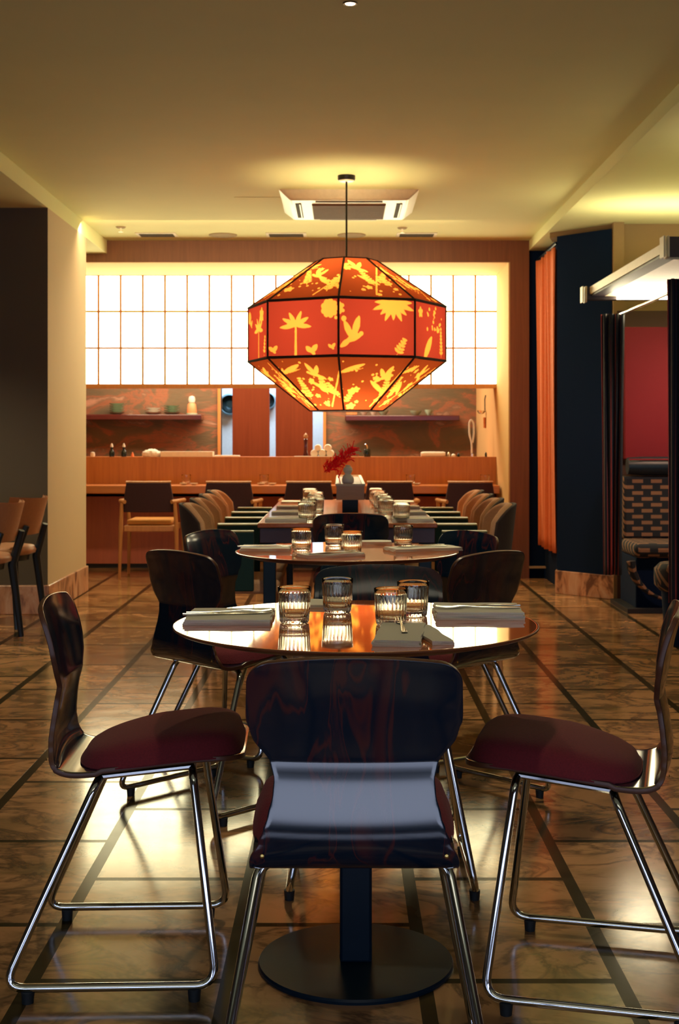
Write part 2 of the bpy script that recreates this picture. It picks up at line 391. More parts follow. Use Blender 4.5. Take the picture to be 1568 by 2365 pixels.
S(b.build('baseboard_right', M['skirting'], smooth=False, bevel=.004), 'pink marble plinth of the navy pier', 'baseboard')
b = MB(); pcol(b, [(1.55, 9.80), (1.93, 9.40), (2.0, 9.9), (1.6, 10.0)], 2.641, ZS); b.box(1.93, 5, 9.39, 9.5, 0, ZS); b.box(1.925, 2.0, 9.31, 9.392, 0, ZS)
S(b.build('wall_right_back', M['tan_wall'], smooth=False), 'tan wall above the curtained booth', 'wall')
b = MB(); b.box(4.9, 5, -3, 9.5, 0, ZS); S(b.build('wall_right', M['taupe'], smooth=False), 'brown wall on the far right', 'wall')
b = MB(); b.box(-6, -4.2, -3.1, -3, 0, ZC); b.box(4.2, 5, -3.1, -3, 0, ZC); b.box(-4.2, 4.2, -3.1, -3, 0, .4); b.box(-4.2, 4.2, -3.1, -3, 1.15, ZC)
S(b.build('wall_front', M['dark_wall'], smooth=False), 'wall with the shopfront window behind the camera', 'wall')
b = MB(); b.box(-4.2, 4.2, -3.09, -3.05, .4, 1.15); S(b.build('window_2', M['daylight'], smooth=False), 'shopfront window behind the camera', 'window')

# glowing paper screen
WT = PZ; WB = 1.612; PIT = .1953; x_first = (1150-VX)*PB/FPX
b = MB(); b.box(-2.7, x_first, PB+.012, PB+.03, WB+.012, WT-.002)
win = S(b.build('window_1', M['shoji'], smooth=False), 'wide glowing paper screen with a grid of thin wooden bars above the bar', 'screen')
b = MB(); x = x_first-.004
while x > -2.7:
    b.box(x-.0088, x+.0088, PB-.006, PB+.0121, WB, WT); x -= PIT
for yy in (635, 719.5, 804, 889):
    z = CH-(yy-VY)*PB/FPX; b.box(-2.7, x_first, PB-.008, PB+.0121, z-.0080, z+.0080)
b.build('window_frame', M['muntin'], win, smooth=False)
b = MB(); b.box(-2.7, PX, PB-.02, PB+.06, WB-.028, WB+.0); b.build('window_sill', M['muntin'], win)
b = MB(); b.box(x_first, PX, PB+.006, PB+.05, WB, WT)
b.build('window_jamb', M['kitchen_side'], win)

b = MB(); b.box(-2.7, PX-.013, PB+.04, PB+.24, WB+.005, WT); b.build('screen_light_block', M['muntin'], win, smooth=False)  # unseen backing added to keep the screen's glow out of the kitchen
# ------------------------------------------------------------------ bar counter
bar = empty('bar_counter', (-.6, 11.5, 0), 0, 'long wooden bar counter with raised front screen and narrow eating ledge', 'counter')
def rel(o, root):
    o.location = -Vector(root.location); return o
b = MB(); b.box(-2.69, PX-.014, PB, PB+.05, .63, .98); rel(b.build('front_screen', M['bar_wood'], bar, smooth=False), bar)
b = MB(); b.box(-2.69, PX-.03, 11.17, PB+.001, .672, .742); rel(b.build('ledge', M['bar_ledge'], bar, bevel=.006), bar)
b = MB(); b.box(-2.69, PX-.014, PB+.0, PB+.06, .04, .672); rel(b.build('base_panel', M['bar_base'], bar, smooth=False), bar)
b = MB(); b.box(-2.69, PX-.014, PB+.051, PB+.75, .93, .972); rel(b.build('worktop', M['bar_ledge'], bar), bar)
b = MB(); b.box(-2.69, PX-.014, PB+.02, PB+.08, 0, .04); rel(b.build('plinth', M['kick'], bar), bar)

# ------------------------------------------------------------------ kitchen sliding panels, dials, shelves
for (x0, x1, lab) in ((536, 622, 'left red-brown wooden door panel in the kitchen opening'), (636, 722, 'right red-brown wooden door panel beside the lampshade')):
    b = MB(); X0, X1 = (x0-VX)*13.3/FPX, (x1-VX)*13.3/FPX; b.box(X0, X1, 13.33, 13.37, .0, 2.19)
    t = b.build('door_panel', M['panel_wood'], smooth=False, bevel=.003); tag(t, lab, 'door panel', 'wooden door panels in the kitchen opening')
def dial(xp, yp, r, lab):
    X, Y, Z = px(xp, yp, 14.4); t = empty('extractor_fan', (X, 14.5, Z), 0, lab, 'fan', 'round fans in the back room')
    b = MB(); b.lathe([(r*.8, 0), (r, .02), (r, .08), (r*.86, .10), (r*.82, .05)], 32); o = b.build('housing', M['steel_blue'], t); o.rotation_euler = (pi/2, 0, 0)
    b = MB(); b.lathe([(0, .06), (r*.3, .06), (r*.45, .04), (r*.8, .03), (0, .03)], 24); o = b.build('rotor', M['dark_glass'], t); o.rotation_euler = (pi/2, 0, 0)
dial(530, 934, .12, 'round blue-grey fan in the left gap of the kitchen doorway')
dial(616, 925, .10, 'round blue-grey fan in the middle gap of the kitchen doorway')
def shelf(x0, x1, y0, y1, lab):
    Y = 13.08; z1 = CH-(y0-VY)*Y/FPX; z0 = CH-(y1-VY)*Y/FPX
    b = MB(); b.box((x0-VX)*Y/FPX, (x1-VX)*Y/FPX, Y, 13.3, z0, z1)
    tag(b.build('wall_shelf', M['shelf'], bevel=.008), lab, 'shelf', 'dark red kitchen shelves'); return z1
zs1 = shelf(120, 465, 957, 970, 'dark red wall shelf at left carrying green china')
zs2 = shelf(797, 1062, 959, 972, 'dark glossy wall shelf at right behind the lampshade carrying bowls')
def lathe_thing(name, prof, mat, loc, lab, cat, group=None, n=24):
    b = MB(); b.lathe(prof, n); o = b.build(name, mat, smooth=True); o.location = loc; return tag(o, lab, cat, group)
def bowl_prof(r, h): return [(0, 0), (r*.45, 0), (r*.5, h*.12), (r*.85, h*.55), (r, h), (r*.95, h), (r*.8, h*.58), (r*.4, h*.18), (0, h*.15)]
def plates(xp, z, r, n, mat, lab, Y=13.18):
    for k in range(n):
        lathe_thing('plate' if r > .05 else 'bowl', bowl_prof(r, .022), mat, ((xp-VX)*Y/FPX, Y, z+k*.0225), lab % (('lowest', 'second lowest', 'middle', 'fourth', 'fifth')[k] if k < n-1 else 'topmost'), 'plate', 'stacked dishes on the kitchen shelf')
plates(270, zs1+.001, .078, 5, M['celadon'], 'green dish, %s of the tall stack on the left shelf')
plates(354, zs1+.001, .085, 3, M['white_china'], 'pale dish, %s of the low stack left of the wide stack')
plates(397, zs1+.001, .082, 4, M['celadon'], 'green dish, %s of the wide stack beside the orange figurine')
fg = empty('figurine', ((443-VX)*13.18/FPX, 13.18, zs1), 0, 'small orange and white figurine at the end of the left shelf', 'figurine')
b = MB(); b.lathe([(0, 0), (.045, 0), (.05, .03), (.042, .10), (.025, .12), (0, .12)], 20); b.build('body', M['pink_skin'], fg)
b = MB(); b.lathe([(0, .115), (.03, .12), (.036, .15), (.028, .18), (0, .19)], 20); b.build('head', M['white_china'], fg)
b = MB(); b.lathe([(0, -.0), (.056, 0), (.056, .014), (0, .014)], 20); b.build('base', M['celadon'], fg)
for i, (xp, r, h, mt, lab) in enumerate(((840, .048, .05, 'white_china', 'small white bowl, leftmost on the right shelf'), (862, .044, .055, 'white_china', 'small white bowl standing second on the right shelf'),
        (885, .055, .05, 'celadon', 'pale green bowl third on the right shelf'), (960, .06, .045, 'celadon', 'wide pale green bowl right of the shelf middle'), (990, .042, .055, 'celadon', 'small green bowl, rightmost on the right shelf'))):
    lathe_thing('bowl', bowl_prof(r, h), M[mt], ((xp-VX)*13.15/FPX, 13.15, zs2+.001), lab, 'bowl', 'bowls on the right kitchen shelf')
b = MB(); X = (812-VX)*13.15/FPX; b.box(X-.055, X+.055, 13.1, 13.2, zs2+.001, zs2+.06)
tag(b.build('wooden_box', M['oak'], bevel=.005), 'small wooden box at the left end of the right shelf', 'box')
# things on the bar worktop
ZB = .972; YB = 11.86
def bx_(xp): return (xp-VX)*YB/FPX
for xp, lab in ((258, 'dark soy bottle, the left one of the pair on the bar'), (286, 'dark soy bottle, the right one of the pair on the bar')):
    t = empty('sauce_bottle', (bx_(xp), YB, ZB), 0, lab, 'bottle', 'dark sauce bottles on the bar')
    b = MB(); b.lathe([(0, 0), (.024, 0), (.026, .04), (.022, .055), (.012, .07), (.013, .092), (0, .092)], 20); b.build('body', M['dark_glass'], t)
    b = MB(); b.lathe([(0, .092), (.014, .092), (.012, .108), (.005, .125), (0, .126)], 16); b.build('cap', M['white_china'], t)
lathe_thing('egg_cup', [(0, 0), (.016, 0), (.022, .02), (.018, .045), (0, .05)], M['white_china'], (bx_(214), YB, ZB), 'small white pot at the left end of the bar', 'pot')
lathe_thing('orange_pot', [(0, 0), (.012, 0), (.013, .02), (.004, .045), (0, .047)], M['pink_skin'], (bx_(306), YB, ZB), 'tiny orange pot right of the dark bottles', 'pot')
def lump(name, cx, cy, z, rx, ry, rz, mat, lab, cat, seed=1, freq=9):
    bm = bmesh.new(); bmesh.ops.create_icosphere(bm, subdivisions=4, radius=1); rnd = random.Random(seed); ph = [rnd.random()*6 for _ in range(6)]
    for v in bm.verts:
        p = v.co; k = 1+.09*sin(freq*p.x+ph[0])*sin(freq*p.y+ph[1])+.06*sin(freq*1.7*p.z+ph[2]+3*p.x)
        v.co = Vector((p.x*k*rx, p.y*k*ry, max(p.z*k*rz, -rz*.6)+rz*.6))
    me = bpy.data.meshes.new(name); bm.to_mesh(me); bm.free(); me.shade_smooth(); me.materials.append(mat)
    o = bpy.data.objects.new(name, me); COL.objects.link(o); o.location = (cx, cy, z); return tag(o, lab, cat)
lump('folded_cloth', bx_(350), YB, ZB, .085, .06, .045, M['white_cloth'], 'crumpled white cloth on the bar behind the oak chair', 'cloth', 3, 11)
b = MB(); b.box(bx_(372), bx_(492), YB-.05, YB+.12, ZB, ZB+.052); b.box(bx_(374), bx_(490), YB-.052, YB-.0501, ZB+.006, ZB+.044)
tag(b.build('steel_tray', M['white_plastic'], bevel=.006), 'long pale tray on the bar right of the white cloth', 'tray')
b = MB(); b.box(bx_(495), bx_(553), YB-.04, YB+.1, ZB, ZB+.018)
tag(b.build('cutting_board', M['white_china'], bevel=.004), 'flat white board on the bar below the doorway', 'board')
t = empty('pepper_mill', (bx_(706), YB, ZB), 0, 'tall dark wooden pepper mill on the bar', 'pepper mill')
b = MB(); b.lathe([(0, 0), (.024, 0), (.025, .02), (.018, .05), (.016, .12), (.021, .16), (.012, .17), (0, .17)], 20); b.build('body', M['shelf'], t)
b = MB(); b.lathe([(0, .17), (.014, .172), (.022, .185), (.016, .205), (.006, .212), (0, .224)], 20); b.build('head', M['trough_wood'], t)
t = empty('rolled_towels', (bx_(744), YB, ZB), 0, 'heap of rolled white towels on the bar behind the red flower', 'towels')
for k, (dx, dz, r) in enumerate(((-.07, .035, .035), (0, .035, .036), (.07, .035, .035), (-.04, .085, .03), (.05, .085, .032))):
    b = MB(); b.tube([(dx+.001*j, -.05+.03*j, dz) for j in range(5)], r*1.05, 14, rad=[r*.9, r*1.05, r, r*1.04, r*.9]); b.build('towel', M['white_cloth'], t)
b = MB(); b.box(bx_(680), bx_(770), YB-.08, YB-.05, ZB, ZB+.012); tag(b.build('serving_slate', M['white_china'], bevel=.003), 'thin pale tray in front of the rolled towels', 'tray')
t = empty('black_jar', (bx_(848), YB, ZB), 0, 'black jar with a small spout on the bar', 'jar')
b = MB(); b.lathe([(0, 0), (.03, 0), (.034, .02), (.034, .065), (.028, .075), (0, .078)], 20); b.build('body', M['dark_glass'], t)
b = MB(); b.tube([(0, 0, .076), (0, 0, .10), (-.012, 0, .118), (-.02, 0, .112)], .005, 8); b.build('spout', M['steel'], t)
t = empty('cloth_roll', (bx_(1000), YB, ZB), 0, 'long white cloth roll on the right of the bar', 'cloth')
b = MB(); b.tube([(-.11+.02*j, 0, .026) for j in range(12)], .025, 14, rad=[.02, .025, .026, .025, .026, .025, .026, .025, .026, .025, .025, .02]); b.build('roll', M['white_cloth'], t)
for xp, r, h, mt, lab in ((1036, .012, .05, 'steel', 'small steel shaker right of the cloth roll'), (1047, .02, .034, 'white_china', 'little white cup beside the steel shaker'), (1059, .013, .04, 'dark_glass', 'tiny black bottle left of the tap'), (1122, .010, .05, 'dark_glass', 'black dispenser by the right kitchen wall')):
    lathe_thing('condiment_pot', [(0, 0), (r, 0), (r*1.05, h*.6), (r*.6, h*.85), (0, h)], M[mt], (bx_(xp), YB, ZB), lab, 'pot', 'little pots at the right end of the bar')
t = empty('spring_tap', (bx_(1089), YB, ZB), 0, 'tall white looped kitchen tap at the right of the bar', 'tap')
b = MB(); b.tube(fillet([(.004, 0, 0), (.0, 0, .14), (-.02, 0, .20), (-.022, 0, .31), (-.005, 0, .345), (.018, 0, .31), (.022, 0, .21), (.008, 0, .13)], .03), .008, 10); b.build('spout', M['white_china'], t)
b = MB(); b.cyl((.004, 0, 0), .016, .03, 16); b.build('base', M['steel'], t)
Xw = PX-.012
t = empty('hanging_ladle', (Xw, 12.4, 1.36), 0, 'ladle with wooden handle hanging on the cream kitchen wall', 'ladle')
b = MB(); b.lathe([(0, 0), (.02, .004), (.035, .02), (.04, .035), (.036, .035), (.02, .014), (0, .01)], 18, (-.045, 0, .01)); b.build('cup', M['steel'], t)
b = MB(); b.tube([(-.01, 0, .03), (-.012, 0, .15), (-.004, 0, .19)], .005, 8); b.build('neck', M['black_metal'], t)
b = MB(); b.tube([(-.012, 0, -.12), (-.014, 0, -.02)], .013, 10); b.build('handle', M['bar_ledge'], t)

# ------------------------------------------------------------------ ceiling fittings
def ceil(xp, yp): Y = (ZC-CH)*FPX/(VY-yp); return (xp-VX)*Y/FPX, Y
ac = empty('air_conditioner', (.045, 8.98, ZC), 0, 'square ceiling air conditioner with brown grille behind the lamp cable', 'air conditioner')
b = MB(); h = .455; hi = .385
b.add([(-h, -.48, 0), (h, -.48, 0), (h, .42, 0), (-h, .42, 0), (-hi, -.42, -.06), (hi, -.42, -.06), (hi, .37, -.06), (-hi, .37, -.06)], [(0,1,5,4),(1,2,6,5),(2,3,7,6),(3,0,4,7),(4,5,6,7)])
b.build('panel', M['white_plastic'], ac, bevel=.012)
b = MB(); b.box(-.245, .245, -.27, .30, -.068, -.059)
for k in range(12): b.box(-.24, .24, -.26+k*.046, -.24+k*.046, -.071, -.0679)
b.build('grille', M['ac_grille'], ac)
for (x0, x1, y0, y1) in ((-.22, .22, -.39, -.33), (-.20, .20, .325, .355), (-.355, -.315, -.30, .26), (.315, .355, -.30, .26)):
    b = MB(); b.box(x0, x1, y0, y1, -.0625, -.055); b.build('air_slot', M['dark_slot'], ac)
    b = MB(); xm = (x0+x1)/2; ym = (y0+y1)/2
    if x1-x0 > .2: b.box(x0, x1, ym, ym+.008, -.066, -.0625)
    else: b.box(xm+.006, xm+.014, y0, y1, -.068, -.0625)
    b.build('louvre', M['white_plastic'], ac)
for xp, lab in ((362, 'rectangular ceiling vent at the left of the row'), (661, 'rectangular ceiling vent in the middle of the row'), (962, 'rectangular ceiling vent at the right of the row')):
    X, Y = ceil(xp, 541.5); t = empty('ceiling_vent', (X, Y, ZC), 0, lab, 'vent', 'ceiling vents in front of the bar')
    b = MB(); b.box(-.16, .16, -.10, .10, -.006, 0); b.build('frame', M['white_plastic'], t, bevel=.003)
    b = MB(); b.box(-.135, .135, -.065, .09, -.0075, -.0055); b.build('grille', M['dark_slot'], t)
for xp, lab in ((515, 'round ceiling speaker left of the air conditioner'), (812, 'round ceiling speaker right behind the lamp cable')):
    X, Y = ceil(xp, 542.5); lathe_thing('ceiling_speaker', [(0, 0), (.112, 0), (.112, -.006), (.10, -.010), (0, -.012)], M['speaker'], (X, Y, ZC), lab, 'speaker', 'round ceiling speakers', 32)
for xp, yp, lab in ((279, 524, 'fire sprinkler hanging from the ceiling at left'), (929, 526, 'fire sprinkler hanging from the ceiling at right')):
    X, Y = ceil(xp, yp); t = empty('sprinkler', (X, Y, ZC), 0, lab, 'sprinkler', 'fire sprinklers')
    b = MB(); b.lathe([(0, 0), (.04, 0), (.03, -.010), (0, -.010)], 20); b.build('rosette', M['speaker'], t)
    b = MB(); b.lathe([(0, -.010), (.008, -.010), (.006, -.035), (.018, -.038), (.018, -.041), (0, -.042)], 14); b.build('head', M['white_plastic'], t)
b = MB(); X0, Y0 = ceil(540, 455); X1, Y1 = ceil(632, 472)
b.box(X0, X0+.35, Y0, Y0+.33, ZC-.002, ZC); tag(b.build('access_hatch', M['ceiling']), 'flush square access hatch in the ceiling left of the air conditioner', 'hatch')
for Y, lab in ((4.85, 'small glowing recessed spotlight at the top of the picture'), (2.55, 'recessed spotlight over the front table')):
    t = empty('recessed_spotlight', (.03, Y, ZC), 0, lab, 'spotlight', 'recessed spotlights')
    b = MB(); b.lathe([(.017, .0), (.021, -.004), (.026, -.004), (.028, 0)], 28); b.build('trim_ring', M['black_cap'], t)
    b = MB(); b.lathe([(0, -.0035), (.018, -.003), (.018, -.001), (0, -.001)], 24); b.build('lens', M['bulb'], t)

# ------------------------------------------------------------------ pendant lamp
lamp = empty('pendant_lamp', (.027, 8.06, ZC), 0, 'huge faceted pendant lamp of glowing red fabric printed with palms and birds', 'lamp')
b = MB(); b.lathe([(0, 0), (.054, 0), (.054, -.022), (.050, -.03), (0, -.03)], 28); b.build('ceiling_rose', M['black_cap'], lamp)
b = MB(); b.lathe([(0, -.03), (.047, -.03), (.040, -.036), (0, -.037)], 28); b.build('rose_plate', M['white_plastic'], lamp)
ZR = [2.235-ZC, 1.952-ZC, 1.620-ZC, 1.318-ZC]; RR = [.185, .607, .607, .222]; NS = 8; A0 = radians(-90-4.5)
b = MB(); b.tube([(0, 0, -.03), (0, 0, ZR[0]+.0)], .006, 8); b.build('cable', M['black_cap'], lamp)
def seg_d(px_, py_, ax, ay, bx, by):
    dx, dy = bx-ax, by-ay; L = dx*dx+dy*dy
    t = 0 if L == 0 else max(0, min(1, ((px_-ax)*dx+(py_-ay)*dy)/L)); return t, sqrt((px_-ax-t*dx)**2+(py_-ay-t*dy)**2)
class Motif:
    def __init__(s): s.p = []
    def cap(s, ax, ay, bx, by, r0, r1=None): s.p.append((ax, ay, bx, by, r0, r0 if r1 is None else r1, 0)); return s
    def leaf(s, ax, ay, bx, by, w): s.p.append((ax, ay, bx, by, w, w, 1)); return s
    def dot(s, x, y, r): return s.cap(x, y, x, y, r)
    def palm(s, x, y, k=1.0):
        s.cap(x, y, x, y+.17*k, .008*k, .006*k)
        for a, l in ((-6, .105), (30, .10), (68, .10), (118, .095), (152, .10), (186, .11)):
            aa = radians(a); s.leaf(x, y+.17*k, x+l*k*cos(aa), y+.17*k+l*k*sin(aa)*.9, .0135*k)
    def fern(s, x, y, a, l, w=.032):
        ca, sa = cos(a), sin(a); s.cap(x, y, x+l*ca, y+l*sa, .003)
        n = int(l/.022)
        for i in range(1, n+1):
            t = i/(n+.5); q = w*(1-.6*t); bx, by = x+l*t*ca, y+l*t*sa
            for sg in (-1, 1): aa = a+sg*1.1; s.leaf(bx, by, bx+q*cos(aa), by+q*sin(aa), .008)
    def flower(s, x, y, r, n=5):
        s.dot(x, y, r*.35)
        for i in range(n): a = 2*pi*i/n+.4; s.leaf(x, y, x+r*cos(a), y+r*sin(a), r*.36)
    def rose(s, x, y, r):
        s.dot(x, y, r*.72)
        for i in range(9): a = 2*pi*i/9; s.dot(x+r*.68*cos(a), y+r*.68*sin(a), r*.30)
    def bird(s, x, y, k=1, fl=1):
        s.leaf(x-.02*fl*k, y-.03*k, x+.07*k*fl, y+.01*k, .016*k); s.leaf(x+.01*fl*k, y-.01*k, x-.03*k*fl, y+.075*k, .016*k); s.leaf(x+.02*k*fl, y-.005*k, x+.05*k*fl, y+.10*k, .018*k)
        s.leaf(x, y-.02*k, x-.05*k*fl, y-.06*k, .014*k); s.dot(x+.06*k*fl, y+.01*k, .012*k)
    def butterfly(s, x, y, k=1): s.leaf(x, y, x-.03*k, y+.025*k, .012*k); s.leaf(x, y, x+.028*k, y+.032*k, .013*k); s.leaf(x, y, x+.018*k, y-.012*k, .008*k)
    def hib(s, x, y, r):
        for i in range(9): a = radians(180+i*22.5); s.leaf(x, y, x+r*(1+.2*(i%2))*cos(a), y+r*.9*(1+.15*(i%2))*sin(a), r*.125)
        s.dot(x, y, r*.22)
    def val(s, x, y):
        best = 1.0
        for ax, ay, bx, by, r0, r1, k in s.p:
            if abs(x-(ax+bx)/2) > abs(ax-bx)/2+.05 or abs(y-(ay+by)/2) > abs(ay-by)/2+.05: continue
            t, d = seg_d(x, y, ax, ay, bx, by)
            r = (r0+(r1-r0)*t) if k == 0 else r0*sin(pi*min(1, max(.04, t*.92+.08)))**.7
            best = min(best, d-r)
        return .5-best*18
HT = [None, sqrt((RR[1]-RR[0])**2*cos(pi/8)**2+(ZR[0]-ZR[1])**2)]
def motif_for(band, i):
    m = Motif(); rnd = random.Random(band*31+i*7+5)
    if band == 1:
        k = i % NS
        if k == 7: m.palm(-.045, -.155, 1.0); m.rose(.175, .105, .058); m.butterfly(-.195, -.13, 1.0); m.butterfly(.06, -.14, 1.3); m.butterfly(.19, -.12, .8); m.dot(.215, .05, .01)
        elif k == 0: m.rose(-.255, .105, .05); m.hib(.10, .145, .115); m.bird(-.165, -.05, 1.15, 1); m.fern(.12, -.16, radians(62), .11, .04); m.dot(-.21, .12, .012); m.dot(-.205, .09, .01); m.dot(-.20, .045, .016)
        elif k == 1: 
            for _ in range(24): m.dot(rnd.uniform(-.06, .17), rnd.uniform(.0, .15), rnd.uniform(.006, .012))
            m.leaf(-.09, -.16, .02, -.03, .03); m.flower(-.15, .10, .035); m.fern(.16, -.15, 1.6, .18, .03)
        else:
            m.palm(rnd.uniform(-.1, .05), -.15, .95); m.flower(rnd.uniform(.08, .18), rnd.uniform(0, .1), .05, 6); m.butterfly(-.16, .05); m.fern(.15, -.15, 1.4, .12); m.rose(-.2, .1, .04)
    else:
        H = .42
        for _ in range(3): m.fern(rnd.uniform(-.17, .15), rnd.uniform(-.18, -.06), rnd.uniform(1.1, 2.0), rnd.uniform(.12, .2), .038)
        for _ in range(11): m.flower(rnd.uniform(-.2, .2), rnd.uniform(-.2, .14), rnd.uniform(.014, .034), 5)
        for _ in range(26): m.dot(rnd.uniform(-.22, .22), rnd.uniform(-.2, .2), rnd.uniform(.004, .010))
        m.bird(rnd.uniform(-.12, .12), rnd.uniform(.02, .12), .9, rnd.choice((-1, 1)))
        a = rnd.uniform(1.0, 1.3); x0 = rnd.uniform(-.05, .08); m.cap(x0, -.2, x0+.42*cos(a), -.2+.42*sin(a), .005); m.leaf(x0+.05, -.08, x0-.06, .03, .016)
        m.leaf(-.18, .10, -.05, .17, .018); m.cap(-.19, .085, -.06, .13, .004)
    return m
b = MB(); vals = []
def ringp(k, i): a = A0+2*pi*i/NS; return Vector((RR[k]*cos(a), RR[k]*sin(a), ZR[k]))
for band in range(3):
    for i in range(NS):
        TL, TR_, BL, BR = ringp(band, i), ringp(band, i+1), ringp(band+1, i), ringp(band+1, i+1)
        nx, ny = 84, 60; b.mi = 0 if band == 1 else 1; mt = motif_for(band, i); cen = (TL+TR_+BL+BR)/4; ux = (TR_-TL).normalized(); uy = ((TL+TR_)/2-(BL+BR)/2).normalized()
        vs = []
        for r in range(ny+1):
            for c in range(nx+1):
                p = (TL.lerp(TR_, c/nx)).lerp(BL.lerp(BR, c/nx), r/ny); vs.append(p); d = p-cen; vals.append(mt.val(d.dot(ux), d.dot(uy)))
        b.add(vs, [(r*(nx+1)+c, r*(nx+1)+c+1, (r+1)*(nx+1)+c+1, (r+1)*(nx+1)+c) for r in range(ny) for c in range(nx)])
sh = b.build('lamp_shade', [M['shade'], M['shade_brown']], lamp, smooth=False)
at = sh.data.attributes.new('motif', 'FLOAT', 'POINT'); at.data.foreach_set('value', vals)
b = MB()
for k in range(4):
    b.tube([ringp(k, i)*1.0 for i in range(NS)], .0085 if k in (1, 2) else .005, 6, closed=True)
for i in range(NS): b.tube([ringp(k, i) for k in range(4)], .0072, 6)
b.build('shade_seams', M['seam'], lamp)
b = MB(); b.lathe([(0, .05), (.02, .04), (.035, .0), (.03, -.035), (0, -.045)], 20, (0, 0, 1.80-ZC)); b.build('bulb', M['bulb'], lamp)
b = MB(); b.tube([(0, 0, ZR[0]), (0, 0, 1.86-ZC)], .007, 8); b.cyl((0, 0, 1.84-ZC), .022, .05, 16)
for a in range(4): b.tube([(0, 0, ZR[0]), (RR[0]*cos(A0+a*pi/2), RR[0]*sin(A0+a*pi/2), ZR[0])], .003, 6)
b.build('lamp_holder', M['black_cap'], lamp)
point('pendant_bulb_light', (.027, 8.06, 1.72), 15, (1, .80, .42), .09)
point('pendant_bulb_light', (.027, 8.06, 2.02), 12, (1, .82, .44), .06)

# ------------------------------------------------------------------ plywood chairs
PROF = [(.205, .4745), (.19, .4755), (.15, .4755), (.10, .473), (.04, .467), (-.02, .460), (-.08, .453), (-.13, .4485), (-.165, .4495), (-.190, .459), (-.2065, .475), (-.2145, .494), (-.2160, .512), (-.2136, .535), (-.2090, .565), (-.2040, .595), (-.1990, .622), (-.1985, .632), (-.2030, .655), (-.2110, .695), (-.2190, .735), (-.2285, .772), (-.2355, .795), (-.2385, .806)]
def lerp_tab(tab, x):
    for (a, va), (c, vc) in zip(tab, tab[1:]):
        if x <= c: u = (x-a)/(c-a) if c > a else 0; u = u*u*(3-2*u) if True else u; return va+(vc-va)*u
    return tab[-1][1]
def seat_z(x):
    t = sorted([(p[0], p[1]) for p in PROF[:9]]); 
    for (a, va), (c, vc) in zip(t, t[1:]):
        if x <= c: return va+(vc-va)*max(0, (x-a)/(c-a))
    return t[-1][1]
def make_shell():
    pts = []
    for i in range(len(PROF)-1):
        p0 = PROF[max(i-1, 0)]; p1 = PROF[i]; p2 = PROF[i+1]; p3 = PROF[min(i+2, len(PROF)-1)]
        for k in range(4):
            t = k/4; f = lambda a, b_, c, d: .5*((2*b_)+(-a+c)*t+(2*a-5*b_+4*c-d)*t*t+(-a+3*b_-3*c+d)*t**3)
            pts.append((f(p0[0], p1[0], p2[0], p3[0]), f(p0[1], p1[1], p2[1], p3[1])))
    pts.append(PROF[-1])
    L = [0]
    for a, c in zip(pts, pts[1:]): L.append(L[-1]+sqrt((a[0]-c[0])**2+(a[1]-c[1])**2))
    tot = L[-1]; n = len(pts); N = 28; vs = []; fs = []
    back_tab = [(.44, .172), (.468, .171), (.500, .156), (.520, .148), (.54, .141), (.575, .133), (.600, .131), (.622, .137), (.675, .169), (.70, .177), (.79, .175), (.9, .175)]
    for i, (x, z) in enumerate(pts):
        if x > -.20 and z < .48: w = .172
        else: w = lerp_tab(back_tab, z)
        de = tot-L[i]; r = .036
        if de < r: w = w-r+sqrt(max(0, r*r-(r-de)**2))
        r = .06
        if L[i] < r: w = w-r+sqrt(max(0, r*r-(r-L[i])**2))
        for j in range(N+1):
            t = -1+2*j/N; y = w*t
            if x < -.19 or z > .49:
                g = min(1, max(0, (z-.452)/.045)); xx = x+.018*g*(abs(y)/.178)**2; zz = z-.016*max(0, (z-.72)/.09)*(y/.178)**2
            else: xx, zz = x, z+.006*(y/.178)**2*(1 if x > -.1 else 0)
            vs.append((xx, y, zz))
    for i in range(n-1):
        for j in range(N): a = i*(N+1)+j; fs.append((a, a+1, a+N+2, a+N+1))
    b = MB(); b.add(vs, fs); return b
def make_pad():
    b = MB(); NR, NA = 14, 56; vs = []; fs = []; x0, x1, hw = -.158, .200, .179
    cx = .02
    for top in (1, 0):
        for i in range(NR+1):
            r = i/NR
            for k in range(NA):
                a = 2*pi*k/NA; ca, sa = cos(a), sin(a)
                e = 5.0 if ca > 0 else 3.0
                q = (abs(ca)**e+abs(sa)**e)**(-1/e)
                X = cx+(x1-cx if ca > 0 else cx-x0)*q*ca*r; Y = hw*q*sa*r
                fall = 1-.35*max(0, (-.0-X)/.15)
                z = seat_z(X)+.006+(.046*fall*(1-r**9)**.5+.010*(1-r*r) if top else 0)+(.0 if top else .001)
                if top == 0 and r > .9: z += .002
                vs.append((X, Y, z))
    M0 = (NR+1)*NA
    for s_ in (0, 1):
        for i in range(NR):
            for k in range(NA):
                j = (k+1) % NA; a = s_*M0+i*NA; c = a+NA; fs.append((a+k, a+j, c+j, c+k) if s_ == 0 else (a+j, a+k, c+k, c+j))
    for k in range(NA):
        j = (k+1) % NA; a = NR*NA; c = M0+NR*NA; fs.append((a+k, a+j, c+j, c+k))
    b.add(vs, fs); return b
